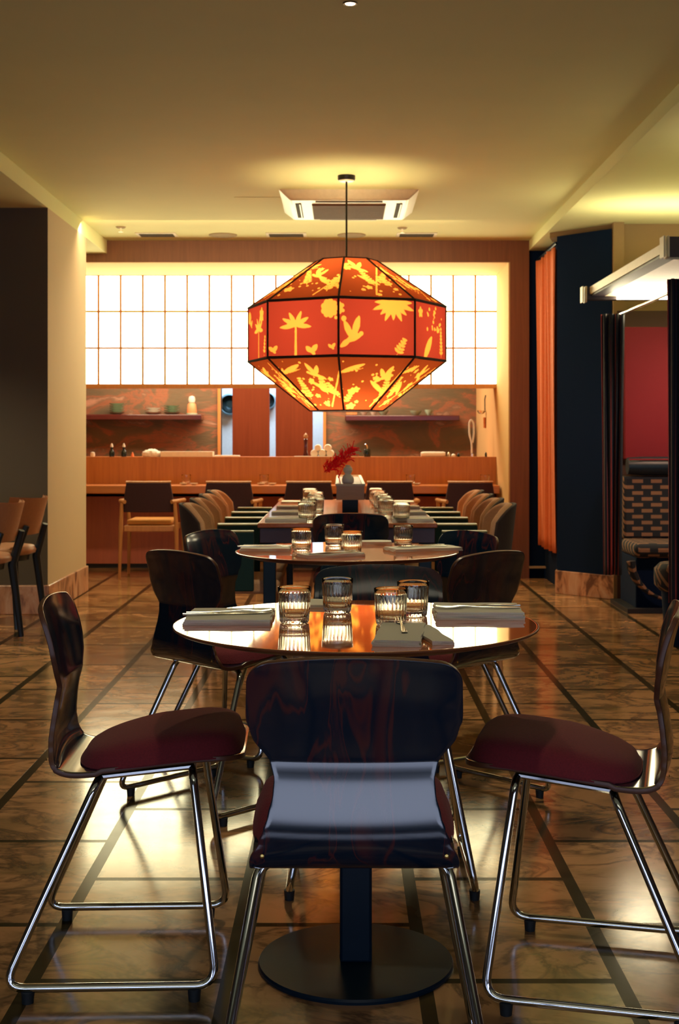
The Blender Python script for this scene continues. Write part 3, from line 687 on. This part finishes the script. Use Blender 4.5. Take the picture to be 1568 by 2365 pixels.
def make_chair():
    t = empty('plywood_chair')
    sh = make_shell().build('shell', [M['shell'], M['shell_edge']], t, angle=80)
    sd = sh.modifiers.new('solid', 'SOLIDIFY'); sd.thickness = .011; sd.offset = 0; sd.material_offset_rim = 1
    bv = sh.modifiers.new('bevel', 'BEVEL'); bv.width = .003; bv.segments = 2; bv.limit_method = 'ANGLE'; bv.angle_limit = radians(50)
    pad = make_pad().build('seat_pad', M['seat_pad'], t, angle=60)
    for s in (-1, 1):
        b = MB(); b.tube(fillet([(-.10, .09*s, .437), (-.103, .160*s, .436), (-.285, .232*s, .030), (.15, .232*s, .030), (.095, .150*s, .452), (.09, .09*s, .456)], [0, .035, .045, .045, .035, 0], 8), .0092, 12)
        lg = b.build('sled_leg', M['chrome'], t, angle=60)
        for x in (-.235, .105):
            b = MB(); b.lathe([(0, 0), (.012, 0), (.014, .024), (0, .024)], 14, (x, .232*s, 0)); b.build('foot', M['rubber'], lg)
        b = MB(); b.tube([(-.10, .135*s, .438), (.09, .13*s, .457)], .008, 10); b.build('seat_rail', M['chrome'], t)
        b = MB(); b.lathe([(0, 0), (.0035, .001), (0, .003)], 10); o = b.build('screw', M['brass'], t); o.location = (-.2115, .150*s, .478); o.rotation_euler = (0, -pi/2, 0)
    for x, z in ((-.10, .437), (.09, .456)):
        b = MB(); b.tube([(x, -.095, z), (x, .095, z)], .0090, 12); b.build('cross_bar', M['chrome'], t)
    return t
chair = make_chair(); G = 'black plywood chairs with chrome sled legs'
CH_POS = [((.020, 2.345, 0), 90, 'black plywood chair with its back to the viewer, in front at the nearest table'),
    ((-.417, 2.93, 0), 2, 'black plywood chair with red pad at the left side of the nearest table'),
    ((.487, 2.835, 0), 166, 'black plywood chair with red pad cut by the right picture edge'),
    ((.10, 3.395, 0), -90, 'black plywood chair facing the viewer behind the nearest table'),
    ((-.352, 4.245, 0), 45, 'black plywood chair at the near left of the second round table'),
    ((.305, 4.225, 0), 135, 'black plywood chair at the near right of the second round table'),
    ((-.305, 4.86, 0), -28, 'black plywood chair at the far left of the second round table'),
    ((.29, 4.79, 0), 212, 'black plywood chair at the far right of the second round table'),
    ((.04, 6.31, 0), 90, 'black plywood chair at the near end of the long table')]
for i, (p, a, lab) in enumerate(CH_POS):
    c = chair if i == 0 else copy_tree(chair); place(c, p, radians(a), lab); tag(c, None, 'chair', G)

# ------------------------------------------------------------------ round tables
def make_table():
    t = empty('round_table'); R = .40
    b = MB(); b.lathe([(0, .727), (.28, .727), (.35, .731), (.392, .7415), (R-.0006, .7455), (R, .7475), (R-.0008, .7495), (R-.002, .750), (R-.006, .750), (0, .750)], 128)
    tt = b.build('tabletop', [M['table_wood'], M['table_edge']], t, angle=25)
    for p in tt.data.polygons:
        if p.center.z < .7498: p.material_index = 1
    b = MB(); b.box(-.035, .035, -.035, .035, .015, .72); b.build('pedestal', M['black_metal'], t, bevel=.006)
    b = MB(); b.lathe([(0, 0), (.214, 0), (.2145, .006), (.212, .011), (.05, .016), (0, .016)], 72); b.build('base_plate', M['black_metal'], t, angle=30)
    b = MB(); b.box(-.15, .15, -.02, .02, .714, .727); b.box(-.02, .02, -.15, .15, .714, .727); b.build('top_bracket', M['black_metal'], t)
    return t
tb = make_table(); T1 = (.030, 2.89, 0); T2 = (.018, 4.71, 0)
place(tb, T1, 0, 'glossy orange round table nearest the viewer'); tag(tb, None, 'table', 'round pedestal tables')
tb2 = copy_tree(tb); place(tb2, T2, 0, 'glossy orange round table standing second, behind the nearest one')
# ------------------------------------------------------------------ tumblers
def make_glass():
    prof = [(0, 0), (.029, 0), (.0315, .002), (.0325, .006), (.0335, .016), (.0345, .030), (.0356, .050), (.0362, .062), (.0362, .0665), (.0368, .078), (.0364, .0790), (.0357, .078), (.0349, .066), (.0340, .050), (.0326, .028), (.0308, .017), (.026, .0125), (0, .011)]
    def mod(k, r, a):
        if 3 <= k <= 7: return r-.0012*abs(sin(12*a))**1.0*(1 if k < 7 else .3)
        return r
    b = MB(); b.lathe(prof, 192, (0, 0, 0), mod); return b.build('tumbler', M['glass'], angle=60)
g0 = make_glass(); gg = 0
def put_glass(x, y, z, lab, group, rz=0, sc=1):
    global gg
    g = g0 if gg == 0 else g0.copy()
    if gg: COL.objects.link(g)
    gg += 1; g.location = (x, y, z+.0004); g.rotation_euler = (0, 0, rz); g.scale = (sc, sc, sc); tag(g, lab, 'glass', group)
A = 'ribbed tumblers on the nearest table'; B = 'ribbed tumblers on the second table'
for x, y, lab in ((-.105, 2.89, 'leftmost ribbed tumbler on the nearest table'), (-.011, 3.06, 'ribbed tumbler farthest back on the nearest table, before the far chair'), (.106, 2.862, 'ribbed tumbler closest to the viewer, beside the small folded napkin'), (.162, 3.0, 'rightmost ribbed tumbler on the nearest table')):
    put_glass(x, y, .75, lab, A, random.random())
for x, y, lab in ((-.146, 4.71, 'leftmost ribbed tumbler on the second table'), (-.03, 4.93, 'farthest ribbed tumbler on the second table'), (.034, 4.58, 'ribbed tumbler at the front middle of the second table'), (.227, 4.89, 'rightmost ribbed tumbler on the second table')):
    put_glass(x, y, .75, lab, B, random.random())
C_ = 'ribbed tumblers along the long table'
seat_names = ('nearest', 'second', 'third', 'farthest')
for i, (x, y) in enumerate(((-.172, 6.36), (-.135, 6.86), (-.150, 7.55), (-.20, 8.05))): put_glass(x, y, .75, 'ribbed tumbler of the %s place on the left of the long table' % seat_names[i], C_, sc=1.15)
for i, (x, y) in enumerate(((-.170, 6.68), (-.15, 7.2), (-.185, 7.8))): put_glass(x, y, .75, 'extra tumbler %s on the left half of the long table' % ('in front', 'midway', 'far back')[i], C_, sc=1.15)
for i, (x, y) in enumerate(((.285, 6.32), (.225, 6.75), (.215, 7.35), (.207, 8.1))): put_glass(x, y, .75, 'ribbed tumbler of the %s place on the right of the long table' % seat_names[i], C_, sc=1.15)
for i, (x, y) in enumerate(((.225, 7.05), (.21, 7.72))): put_glass(x, y, .75, 'extra tumbler %s on the right half of the long table' % ('midway', 'far back')[i], C_, sc=1.15)
ledge_names = ('leftmost', 'second from left', 'second from right', 'rightmost')
for i, xp in enumerate((430, 610, 948, 1120)): put_glass((xp-VX)*11.38/FPX, 11.38, .742, 'faint tumbler on the bar ledge, %s' % ledge_names[i], 'tumblers on the bar ledge', sc=1.1)
# small white dishes on the ledge
k = 0
for i, xp in enumerate((424, 448, 603, 629, 942, 962)):
    lathe_thing('sauce_dish', bowl_prof(.036, .016), M['white_china'], ((xp-VX)*11.3/FPX, 11.3, .742), 'white sauce dish on the bar ledge, %s of the %s pair' % (('left one', 'right one')[i % 2], ('left', 'middle', 'right')[i//2]), 'dish', 'white dishes on the bar ledge')
# ------------------------------------------------------------------ napkins and cutlery
def slab(b, w, d, z0, z1, dx=0, dy=0, wav=.001, seed=0):
    nx, ny = 14, 10; rnd = random.Random(seed); p1, p2 = rnd.random()*6, rnd.random()*6; vs = []; fs = []
    for s_, z in ((0, z0), (1, z1)):
        for j in range(ny+1):
            for i in range(nx+1):
                x = -w/2+w*i/nx; y = -d/2+d*j/ny; e = wav*sin(9*x/w+p1)*sin(5*y/d+p2); ed = .0015*sin(14*y/d+p1) if i in (0, nx) else 0
                vs.append((x+dx+ed, y+dy+.0015*sin(11*x/w+p2)*(j in (0, ny)), z+(e if s_ else 0)))
    n = (nx+1)*(ny+1)
    for s_ in (0, 1):
        for j in range(ny):
            for i in range(nx): a = s_*n+j*(nx+1)+i; fs.append((a, a+1, a+nx+2, a+nx+1) if s_ else (a+nx+1, a+nx+2, a+1, a))
    per = [i for i in range(nx+1)]+[(j+1)*(nx+1)-1 for j in range(1, ny+1)]+[ny*(nx+1)+i for i in range(nx-1, -1, -1)]+[j*(nx+1) for j in range(ny-1, 0, -1)]
    for a, c in zip(per, per[1:]+per[:1]): fs.append((a, c, c+n, a+n))
    b.add(vs, fs)
def make_napkin(w, d, layers=3, t=.0042, seed=0):
    b = MB(); z = 0; rnd = random.Random(seed)
    for k in range(layers):
        slab(b, w-.002*k, d-.002*k, z, z+t*.93, rnd.uniform(-.002, .002), rnd.uniform(-.002, .002), .0006, seed+k); z += t
    return b.build('folded_napkin', M['napkin'], angle=50), z
def make_fork():
    b = MB(); n = 12
    def bar(pts, ws, th=.0018):
        vs = []; fs = []
        for (x, z), w in zip(pts, ws): vs += [(x, -w, z), (x, w, z), (x, w, z+th), (x, -w, z+th)]
        for i in range(len(pts)-1):
            a = i*4
            for k in range(4): j = (k+1) % 4; fs.append((a+k, a+j, a+4+j, a+4+k))
        fs.append((0,1,2,3)); e = (len(pts)-1)*4; fs.append((e+3, e+2, e+1, e)); return vs, fs
    b.add(*bar([(-.095, .001), (-.06, .0006), (0, .002), (.03, .004), (.045, .004), (.058, .0025)], [.006, .005, .0025, .0028, .009, .0105]))
    for k in range(4):
        vs, fs = bar([(.056, .0025), (.075, .0015), (.097, .0045)], [.0016, .0016, .001]); y = -.0084+k*.0056
        b.add([(x, yy+y, z) for x, yy, z in vs], fs)
    return b.build('fork', M['steel'], bevel=.0004)
def make_knife():
    b = MB(); out = [(-.10, -.004), (-.10, .004), (-.02, .0055), (0, .004), (.01, .0075), (.07, .008), (.10, .001), (.095, -.004), (.01, -.0045), (0, -.004), (-.02, -.0055)]
    n = len(out); vs = [(x, y, .0004) for x, y in out]+[(x, y, .0022+(.002 if x < 0 else 0)) for x, y in out]
    b.add(vs, [tuple(range(n))[::-1], tuple(range(n, 2*n))]+[(i, (i+1) % n, (i+1) % n+n, i+n) for i in range(n)]); return b.build('table_knife', M['steel'], bevel=.0005)
fork0, knife0 = make_fork(), make_knife(); used = {'f': 0, 'k': 0}
def put(proto, key, loc, rz, lab, group, cat):
    o = proto if not used[key] else proto.copy()
    if used[key]: COL.objects.link(o)
    used[key] = 1; o.location = loc; o.rotation_euler = (0, 0, rz); tag(o, lab, cat, group)
def setting(x, y, rz, w, d, who, table, layers=3, fdx=(0, 0), cut=True, seed=0, cutrot=0, knife=True):
    o, h = make_napkin(w, d, layers, seed=seed); o.location = (x, y, .7502); o.rotation_euler = (0, 0, rz); tag(o, 'grey folded napkin %s of the %s' % (who, table), 'napkin', 'folded napkins on the %s' % table)
    if cut:
        R_ = Matrix.Rotation(rz, 3, 'Z'); z = .7502+h+.0008
        p = R_ @ Vector((fdx[0], fdx[1], 0)); put(fork0, 'f', (x+p.x, y+p.y, z), rz+cutrot, 'silver fork lying on the napkin %s of the %s' % (who, table), 'forks on the %s' % table, 'fork')
        if knife:
            p = R_ @ Vector((fdx[0], fdx[1]-.028, 0)); put(knife0, 'k', (x+p.x, y+p.y, z), rz+cutrot+.06, 'silver knife lying on the napkin %s of the %s' % (who, table), 'knives on the %s' % table, 'knife')
N1, N2 = 'nearest table', 'second table'
setting(-.250, 2.945, 0, .190, .20, 'at the left', N1, 3, (-.005, .01), seed=1, cutrot=.12)
setting(.312, 3.02, pi-.03, .20, .18, 'at the right', N1, 4, (.0, .02), seed=2, cutrot=.06)
setting(.118, 2.68, radians(84), .25, .095, 'at the front', N1, 3, (.065, .0), seed=3, cutrot=.12, knife=False)
setting(-.035, 3.19, pi/2, .12, .10, 'at the far side', N1, 2, seed=4, cut=False)
o, h = make_napkin(.225, .045, 2, seed=9); o.location = (.183, 2.69, .7502); o.rotation_euler = (0, 0, radians(98)); tag(o, 'narrow grey folded napkin strip beside the front napkin', 'napkin', 'folded napkins on the nearest table')
setting(-.275, 4.74, 0, .18, .17, 'at the left', N2, 3, seed=5)
setting(.29, 4.72, pi+.35, .26, .12, 'at the right', N2, 3, seed=6)
setting(-.04, 4.48, radians(28), .22, .09, 'at the front', N2, 3, seed=7)
setting(.12, 5.0, 0, .14, .09, 'at the far side', N2, 3, seed=8, cut=False)

# ------------------------------------------------------------------ long table
lt = empty('long_table', (.025, 7.35, 0), 0, 'long red-brown dining table laid with tumblers under the lamp', 'table')
b = MB(); b.box(-.425, .425, -1.15, 1.15, .728, .75); b.build('tabletop', M['long_table'], lt, bevel=.004)
b = MB(); b.box(-.415, .415, -1.14, 1.14, .655, .728); b.build('apron', M['apron'], lt, bevel=.003)
for sx in (-1, 1):
    for sy in (-1, 1):
        b = MB(); b.box(sx*.37-.03, sx*.37+.03, sy*1.08-.03, sy*1.08+.03, 0, .655); b.build('leg', M['black_metal'], lt, bevel=.004)
for s, side, xx in ((-1, 'left', -.27), (1, 'right', .34)):
    for i in range(4):
        o, h = make_napkin(.20, .13, 3, .005, seed=20+i+s); y = 6.36+i*.56; o.location = (xx-.0*i, y, .7502); tag(o, 'pale folded napkin at the %s place on the %s side of the long table' % (seat_names[i], side), 'napkin', 'napkins along the long table')
# centrepiece
tr = empty('planter_trough', (.043, 7.65, .75), 0, 'long raised walnut trough with pale rim in the middle of the long table', 'planter')
b = MB(); b.box(-.073, .073, -.78, .78, .078, .15); b.build('body', M['trough_wood'], tr)
b = MB(); b.box(-.078, .078, -.785, -.770, .15, .162); b.box(-.078, .078, .77, .785, .15, .162); b.box(-.078, -.062, -.77, .77, .15, .162); b.box(.062, .078, -.77, .77, .15, .162); b.build('rim', M['rim_wood'], tr)
b = MB(); b.box(-.0621, .0621, -.77, .77, .149, .153); b.build('lining', M['red_in'], tr)
for y in (-.70, .70):
    b = MB(); b.box(-.042, .042, y-.04, y+.04, 0, .078); b.build('foot', M['black_metal'], tr, bevel=.003)
vz = .75+.1535
lathe_thing('gourd_vase', [(0, 0), (.022, 0), (.031, .012), (.033, .028), (.028, .044), (.016, .056), (.020, .064), (.0255, .076), (.022, .09), (.012, .098), (.014, .103), (.007, .104), (0, .10)], M['stone'], (.031, 7.0, vz), 'pale grey double-bulb vase standing in the trough', 'vase')
fl = empty('feather_plume', (-.01, 7.12, vz), 0, 'bright red feathery plume rising behind the vase', 'flower')
b = MB(); rnd = random.Random(4)
b2 = MB(); b2.tube([(0, 0, 0), (-.01, 0, .05), (-.025, 0, .11)], .0025, 6); b2.build('stem', M['red_flower'], fl)
for k in range(210):
    t = rnd.random(); bx = -.085+.155*t+rnd.uniform(-.012, .012); bz = .075+.105*t**1.2+rnd.uniform(-.025, .025); a = rnd.uniform(-.4, 2.2); l = rnd.uniform(.015, .042); dy = rnd.uniform(-.03, .03)
    b.tube([(bx, dy, bz), (bx+l*.5*cos(a), dy+.004, bz+l*.5*sin(a)+.004), (bx+l*cos(a), dy, bz+l*sin(a))], .0021, 4)
for k in range(5):
    zz = .06+k*.02; b.tube([(-.01, 0, .03), (-.03+.02*k, 0, zz+.02), (-.06+.03*k, 0, zz+.06)], .0014, 4)
b.build('plume', M['red_flower'], fl)

# ------------------------------------------------------------------ armchairs along the long table
def make_tub():
    t = empty('tub_chair')
    b = MB(); b2 = MB(); N = 20; H = 8; vo = []; fo = []
    def pt(u, v, off):      # u across -1..1 , v up 0..1
        a = u*1.05; R = .235+off; x = .0-R*cos(a)*.95; y = R*sin(a)*1.06
        top = .85-.02-.085*abs(u)**3.2; z = .40+(top-.40)*v; x -= .05*v; return (x, y, z)
    def sheet(mb, off0, off1):
        g = []
        for off in (off0, off1):
            for j in range(H+1):
                for i in range(N+1): g.append(pt(-1+2*i/N, j/H, off))
        n = (N+1)*(H+1); fs = []
        for s_ in (0, 1):
            for j in range(H):
                for i in range(N): a = s_*n+j*(N+1)+i; fs.append((a, a+1, a+N+2, a+N+1) if s_ else (a+N+1, a+N+2, a+1, a))
        per = list(range(N+1))+[(j+1)*(N+1)-1 for j in range(1, H+1)]+[H*(N+1)+i for i in range(N-1, -1, -1)]+[j*(N+1) for j in range(H-1, 0, -1)]
        for a, c in zip(per, per[1:]+per[:1]): fs.append((a, c, c+n, a+n))
        mb.add(g, fs)
    sheet(b, -.045, .0); b.build('back_cushion', M['tan_vel'], t, bevel=.015, seg=3)
    sheet(b2, .0005, .018); b2.build('back_shell', M['dark_vel'], t, bevel=.004)
    b = MB(); b.box(-.20, .22, -.205, .205, .40, .47); b.build('seat', M['tan_vel'], t, bevel=.02, seg=3)
    for s in (-1, 1):
        b = MB(); b.box(-.12, .098, s*.238-.018, s*.238+.018, .42, .702); b.build('arm_panel', M['teal'], t, bevel=.006)
        b = MB(); b.box(-.12, .098, s*.238-.018, s*.238+.018, .7021, .710); b.build('arm_highlight', M['olive'], t, bevel=.003)  # thin pale strip painting the light caught along the arm top
        for x in (-.17, .17):
            b = MB(); b.tube([(x, s*.19, .40), (x*1.12, s*.20, 0)], .014, 10, rad=[.018, .011]); b.build('leg', M['oak'], t)
    return t
tub = make_tub(); n = 0
for side, s in (('left', -1), ('right', 1)):
    for i in range(4):
        c = tub if n == 0 else copy_tree(tub); n += 1
        y = 6.52+i*.53; x = (-.52-.008*i if s < 0 else .575+.004*i)
        place(c, (x, y, 0), 0 if s < 0 else pi, 'tan upholstered tub chair, %s on the %s side of the long table' % (seat_names[i], side)); tag(c, None, 'armchair', 'tub chairs along the long table')
# ------------------------------------------------------------------ oak armchairs at the bar
def make_oak():
    t = empty('oak_armchair')     # faces +X
    def sheet(): 
        b = MB(); N = 14
        for k in range(1):
            vs = []; fs = []
            for off in (0, .03):
                for j, (z, hw) in enumerate(((.545, .205), (.60, .205), (.70, .193), (.765, .182), (.785, .178))):
                    for i in range(N+1):
                        u = -1+2*i/N; vs.append((-.225-.12*(z-.545)+.035*u*u-off, hw*u, z))
            n = 5*(N+1)
            for s_ in (0, 1):
                for j in range(4):
                    for i in range(N): a = s_*n+j*(N+1)+i; fs.append((a, a+1, a+N+2, a+N+1) if s_ else (a+N+1, a+N+2, a+1, a))
            per = list(range(N+1))+[(j+1)*(N+1)-1 for j in range(1, 5)]+[4*(N+1)+i for i in range(N-1, -1, -1)]+[j*(N+1) for j in range(3, 0, -1)]
            for a, c in zip(per, per[1:]+per[:1]): fs.append((a, c, c+n, a+n))
            b.add(vs, fs)
        return b
    sheet().build('backrest', M['plum'], t, bevel=.006)
    b = MB(); b.tube([(-.235-.12*.24+.035*(u/7)**2, .182*u/7, .788) for u in range(-7, 8)], .011, 8); b.build('top_rail', M['oak'], t)
    b = MB(); b.box(-.19, .21, -.185, .185, .438, .482); b.build('seat_cushion', M['amber'], t, bevel=.018, seg=3)
    b = MB(); b.box(-.21, .22, -.205, .205, .385, .435); b.build('seat_frame', M['oak'], t, bevel=.006)
    for s in (-1, 1):
        b = MB(); b.tube([(-.235, s*.235, 0), (-.225, s*.225, .42), (-.24, s*.215, .62)], .015, 10, rad=[.011, .018, .014]); b.build('leg', M['oak'], t)
        b = MB(); b.tube([(.225, s*.235, 0), (.205, s*.225, .42), (.16, s*.235, .62)], .015, 10, rad=[.011, .018, .014]); b.build('leg', M['oak'], t)
        b = MB(); b.tube(fillet([(-.25, s*.19, .63), (-.2, s*.235, .635), (.19, s*.24, .625)], .04), .017, 10); b.build('armrest', M['oak'], t)
    return t
oak = make_oak()
names5 = ('leftmost of the five at the bar ledge', 'second from the left of the five', 'middle of the five, behind the trough', 'fourth from the left of the five', 'rightmost of the five')
for i, X in enumerate((-1.57, -.92, -.27, .385, 1.04)):
    c = oak if i == 0 else copy_tree(oak); place(c, (X, 10.88, 0), pi/2, 'oak armchair with plum back, '+names5[i]); tag(c, None, 'armchair', 'oak armchairs at the bar ledge')
# ------------------------------------------------------------------ leather chairs at far left
def make_lchair():
    t = empty('leather_chair')    # faces +X
    def pad(z0, z1, off, th, hw=.20, crv=.10):
        b = MB(); N, H = 14, 8; vs = []; fs = []
        for s_ in (0, 1):
            for j in range(H+1):
                v = j/H
                for i in range(N+1):
                    u = -1+2*i/N; w = hw*(1-.10*(1-v)-.10*max(0, v-.8)); z = z0+(z1-z0)*v+.012*(u*u)*(1 if v > .5 else -.6)
                    bul = th*(1-abs(u)**4)**.5*(1-(2*v-1)**6)**.5; vs.append((-.21-.06*v+crv*u*u-off+(bul if s_ else 0), w*u, z))
        n = (N+1)*(H+1)
        for s_ in (0, 1):
            for j in range(H):
                for i in range(N): a = s_*n+j*(N+1)+i; fs.append((a, a+1, a+N+2, a+N+1) if s_ else (a+N+1, a+N+2, a+1, a))
        per = list(range(N+1))+[(j+1)*(N+1)-1 for j in range(1, H+1)]+[H*(N+1)+i for i in range(N-1, -1, -1)]+[j*(N+1) for j in range(H-1, 0, -1)]
        for a, c in zip(per, per[1:]+per[:1]): fs.append((a, c, c+n, a+n))
        b.add(vs, fs); return b
    pad(.56, .785, .0, .04).build('back_cushion', M['tan_leather'], t, bevel=.004)
    pad(.565, .782, .018, .017, .195).build('back_shell', M['tan_leather'], t)
    b = MB(); b.lathe([(0, .435), (.17, .435), (.20, .445), (.205, .465), (.19, .488), (.12, .497), (0, .498)], 40); b.build('seat', M['tan_leather'], t, angle=80)
    b = MB(); b.lathe([(0, .40), (.16, .40), (.165, .434), (0, .434)], 30); b.build('seat_frame', M['navy_frame'], t)
    for s in (-1, 1):
        b = MB(); b.tube([(-.20, s*.165, 0), (-.16, s*.13, .42), (-.235, s*.11, .62)], .02, 8, rad=[.016, .026, .018]); b.build('leg', M['navy_frame'], t)
        b = MB(); b.tube([(.20, s*.17, 0), (.14, s*.125, .42)], .02, 8, rad=[.015, .025]); b.build('leg', M['navy_frame'], t)
    return t
lc = make_lchair()
for i, (p, a, lab) in enumerate((((-2.095, 8.10, 0), 163, 'tan leather chair with round seat, next to the cream pier'), ((-2.10, 7.52, 0), 163, 'tan leather chair with round seat, cut by the left picture edge'))):
    c = lc if i == 0 else copy_tree(lc); place(c, p, radians(a), lab); tag(c, None, 'chair', 'tan leather chairs on the left')

# ------------------------------------------------------------------ curtains and booth on the right
def curtain(name, path, zt, zb, mat, lab, amp=.03, folds=6, depth_axis=None, taper=None, thick=.006, uv=False, group=None):
    """path: two (x, y) ends; folds pushed sideways"""
    (x0, y0), (x1, y1) = path; L = sqrt((x1-x0)**2+(y1-y0)**2); ux, uy = (x1-x0)/L, (y1-y0)/L; nx_, ny_ = -uy, ux
    N, H = 120, 24; vs = []; fs = []
    for j in range(H+1):
        v = j/H
        for i in range(N+1):
            u = i/N; ph = u*folds*2*pi; w = taper(v) if taper else 1
            s = .5*L+(u-.5)*L*w; d = amp*(sin(ph)+.35*sin(2.3*ph+1+v*1.5))*(1-.2*v)+.01*sin(3*v+u*9)
            zz = zt(u) if callable(zt) else zt; zb_ = zb(u) if callable(zb) else zb
            vs.append((x0+ux*s+nx_*d, y0+uy*s+ny_*d, zz+(zb_-zz)*v))
    for j in range(H):
        for i in range(N): a = j*(N+1)+i; fs.append((a, a+1, a+N+2, a+N+1))
    b = MB(); b.add(vs, fs); o = b.build(name, mat, angle=80)
    if uv:
        ul = o.data.uv_layers.new(name='UVMap')
        for lp in o.data.loops: k = lp.vertex_index; ul.data[lp.index].uv = ((k % (N+1))/N, 1-(k//(N+1))/H)
    md = o.modifiers.new('solid', 'SOLIDIFY'); md.thickness = thick
    return tag(o, lab, 'curtain', group)
curtain('orange_curtain', ((1.605, 9.83), (1.600, 10.62)), 2.575, lambda u: .285, M['orange_curtain'], 'tall orange pleated curtain beside the bar portal', .028, 4.5)
b = MB(); b.tube([(1.60, 9.78, 2.60), (1.60, 10.72, 2.60)], .012, 10); tag(b.build('curtain_rail', M['black_metal']), 'dark rail above the orange curtain', 'rail')
tp = lambda v: 1-.45*sin(pi*min(1, v*1.0))**1.0 if v < .62 else 1-.45*sin(pi*v)
curtain('striped_curtain', ((1.705, 8.66), (1.85, 8.62)), 1.965, .25, M['stripes'], 'gathered navy curtain with thin red stripes at the left of the booth', .020, 4, taper=lambda v: 1-.25*v, uv=True, group='striped booth curtains')
curtain('striped_curtain', ((1.775, 7.18), (1.95, 7.10)), 2.02, .25, M['stripes'], 'gathered navy curtain with thin red stripes at the right picture edge', .018, 4, taper=lambda v: 1-.1*v, uv=True, group='striped booth curtains')
b = MB(); b.tube([(1.845, 8.72, 1.968), (1.845, 7.05, 1.968)], .009, 12); tag(b.build('curtain_rod', M['clear_rod']), 'shiny rod carrying the striped booth curtains', 'rod')
cn = empty('booth_canopy', (1.72, 7.7, 2.1), 0, 'dark and cream canopy frame with lit underside over the booth', 'canopy')
def at_(o): o.location = (-1.72, -7.7, -2.1); return o
b = MB(); b.box(1.64, 4.2, 8.80, 8.88, 2.078, 2.162); at_(b.build('beam', M['canopy_dark'], cn))
b = MB(); b.box(1.64, 4.2, 6.58, 6.66, 2.058, 2.162); at_(b.build('beam', M['canopy_dark'], cn))
for Y in (8.84, 6.62):
    b = MB(); b.box(1.610, 1.618, Y-.045, Y+.04, 2.060, 2.166); b.box(1.630, 1.6399, Y-.045, Y+.04, 2.060, 2.166); at_(b.build('end_plate', M['canopy_cream'], cn))
b = MB(); b.box(1.66, 1.72, 6.66, 8.80, 2.112, 2.162); at_(b.build('fascia_board', M['canopy_cream'], cn))
b = MB(); b.box(1.67, 1.76, 6.66, 8.80, 2.10, 2.1119); at_(b.build('dark_strip', M['canopy_dark'], cn))  # dark strip of the underside, next to the fascia board
b = MB(); b.box(1.76, 4.2, 6.66, 8.80, 2.10, 2.115); at_(b.build('underside_panel', M['canopy_cream'], cn))
b = MB(); b.box(1.84, 4.2, 8.775, 8.7995, 2.078, 2.098); at_(b.build('light_strip', M['led'], cn))
area('canopy_uplight', (2.5, 8.6, 2.3), (pi, 0, 0), 1.6, .25, 7, (1, .86, .5))
area('ceiling_cove_light', (2.9, 6.4, 2.35), (pi, 0, 0), 1.6, .4, 9, (1, .86, .55))
spot('booth_wall_light', (2.5, 7.9, 2.05), 30, (1, .6, .4), 100, (radians(35), 0, 0))
area('canopy_strip_light', (2.7, 8.74, 2.0), (pi+.75, 0, 0), 1.8, .05, 9, (1, .86, .56))
# booth interior
b = MB(); b.box(1.99, 4.2, 9.24, 9.30, 1.0, 1.93); tag(b.build('wall_panel', M['burgundy'], bevel=.004), 'burgundy upholstered panel on the booth wall', 'wall panel')
b = MB(); b.box(1.95, 4.2, 9.30, 9.385, 0, 2.05); S(b.build('wall_booth', M['taupe'], smooth=False), 'dark taupe booth wall', 'wall')
bn = empty('booth_bench', (2.4, 9.0, 0), 0, 'booth bench with woven tan and navy upholstery and round bolster', 'bench')
b = MB(); b.box(-.45, 1.5, .10, .22, .45, .885); b.build('backrest', M['checker'], bn, bevel=.02, seg=3)
b = MB(); b.tube([(-.42+.1*k, .12, .955) for k in range(20)], .065, 18, rad=[.058]+[.065]*18+[.058]); b.build('bolster', M['navy_frame'], bn)
b = MB(); b.tube([(-.42, .06, 1.0), (1.5, .06, 1.0)], .006, 6); b.build('piping', M['burgundy'], bn)
b = MB(); b.box(-.48, 1.5, -.38, .12, .36, .455); b.build('seat', M['checker'], bn, bevel=.04, seg=4)
b = MB(); b.box(-.46, 1.5, -.33, .16, 0, .36); b.build('base', M['navy_wall'], bn, bevel=.01)
b = MB(); pts = [(-.46+.05*sin(0), -.36, .36)]
arc = [(-.52+.02+.30*(1-cos(t)), -.36, .34-.26*sin(t)) for t in [k*pi/2/10 for k in range(11)]]
b.tube(arc, .022, 8, rad=[.030, .030, .028, .026, .022, .018, .014, .011, .009, .007, .005]); b.build('welt', M['checker'], bn)
b = MB(); b.box(-.53, 1.5, -.40, .16, 0, .03); b.build('plinth', M['kick'], bn)
# a second stool edge at the right
st = empty('round_pouffe', (1.95, 7.35, 0), 0, 'tan and navy pouffe half hidden behind the right striped curtain', 'stool')
b = MB(); b.lathe([(0, .30), (.17, .30), (.20, .33), (.20, .42), (.17, .45), (0, .45)], 32); b.build('seat', M['checker'], st, angle=70)
b = MB(); b.lathe([(0, 0), (.14, 0), (.16, .30), (0, .30)], 32); b.build('base', M['navy_wall'], st)
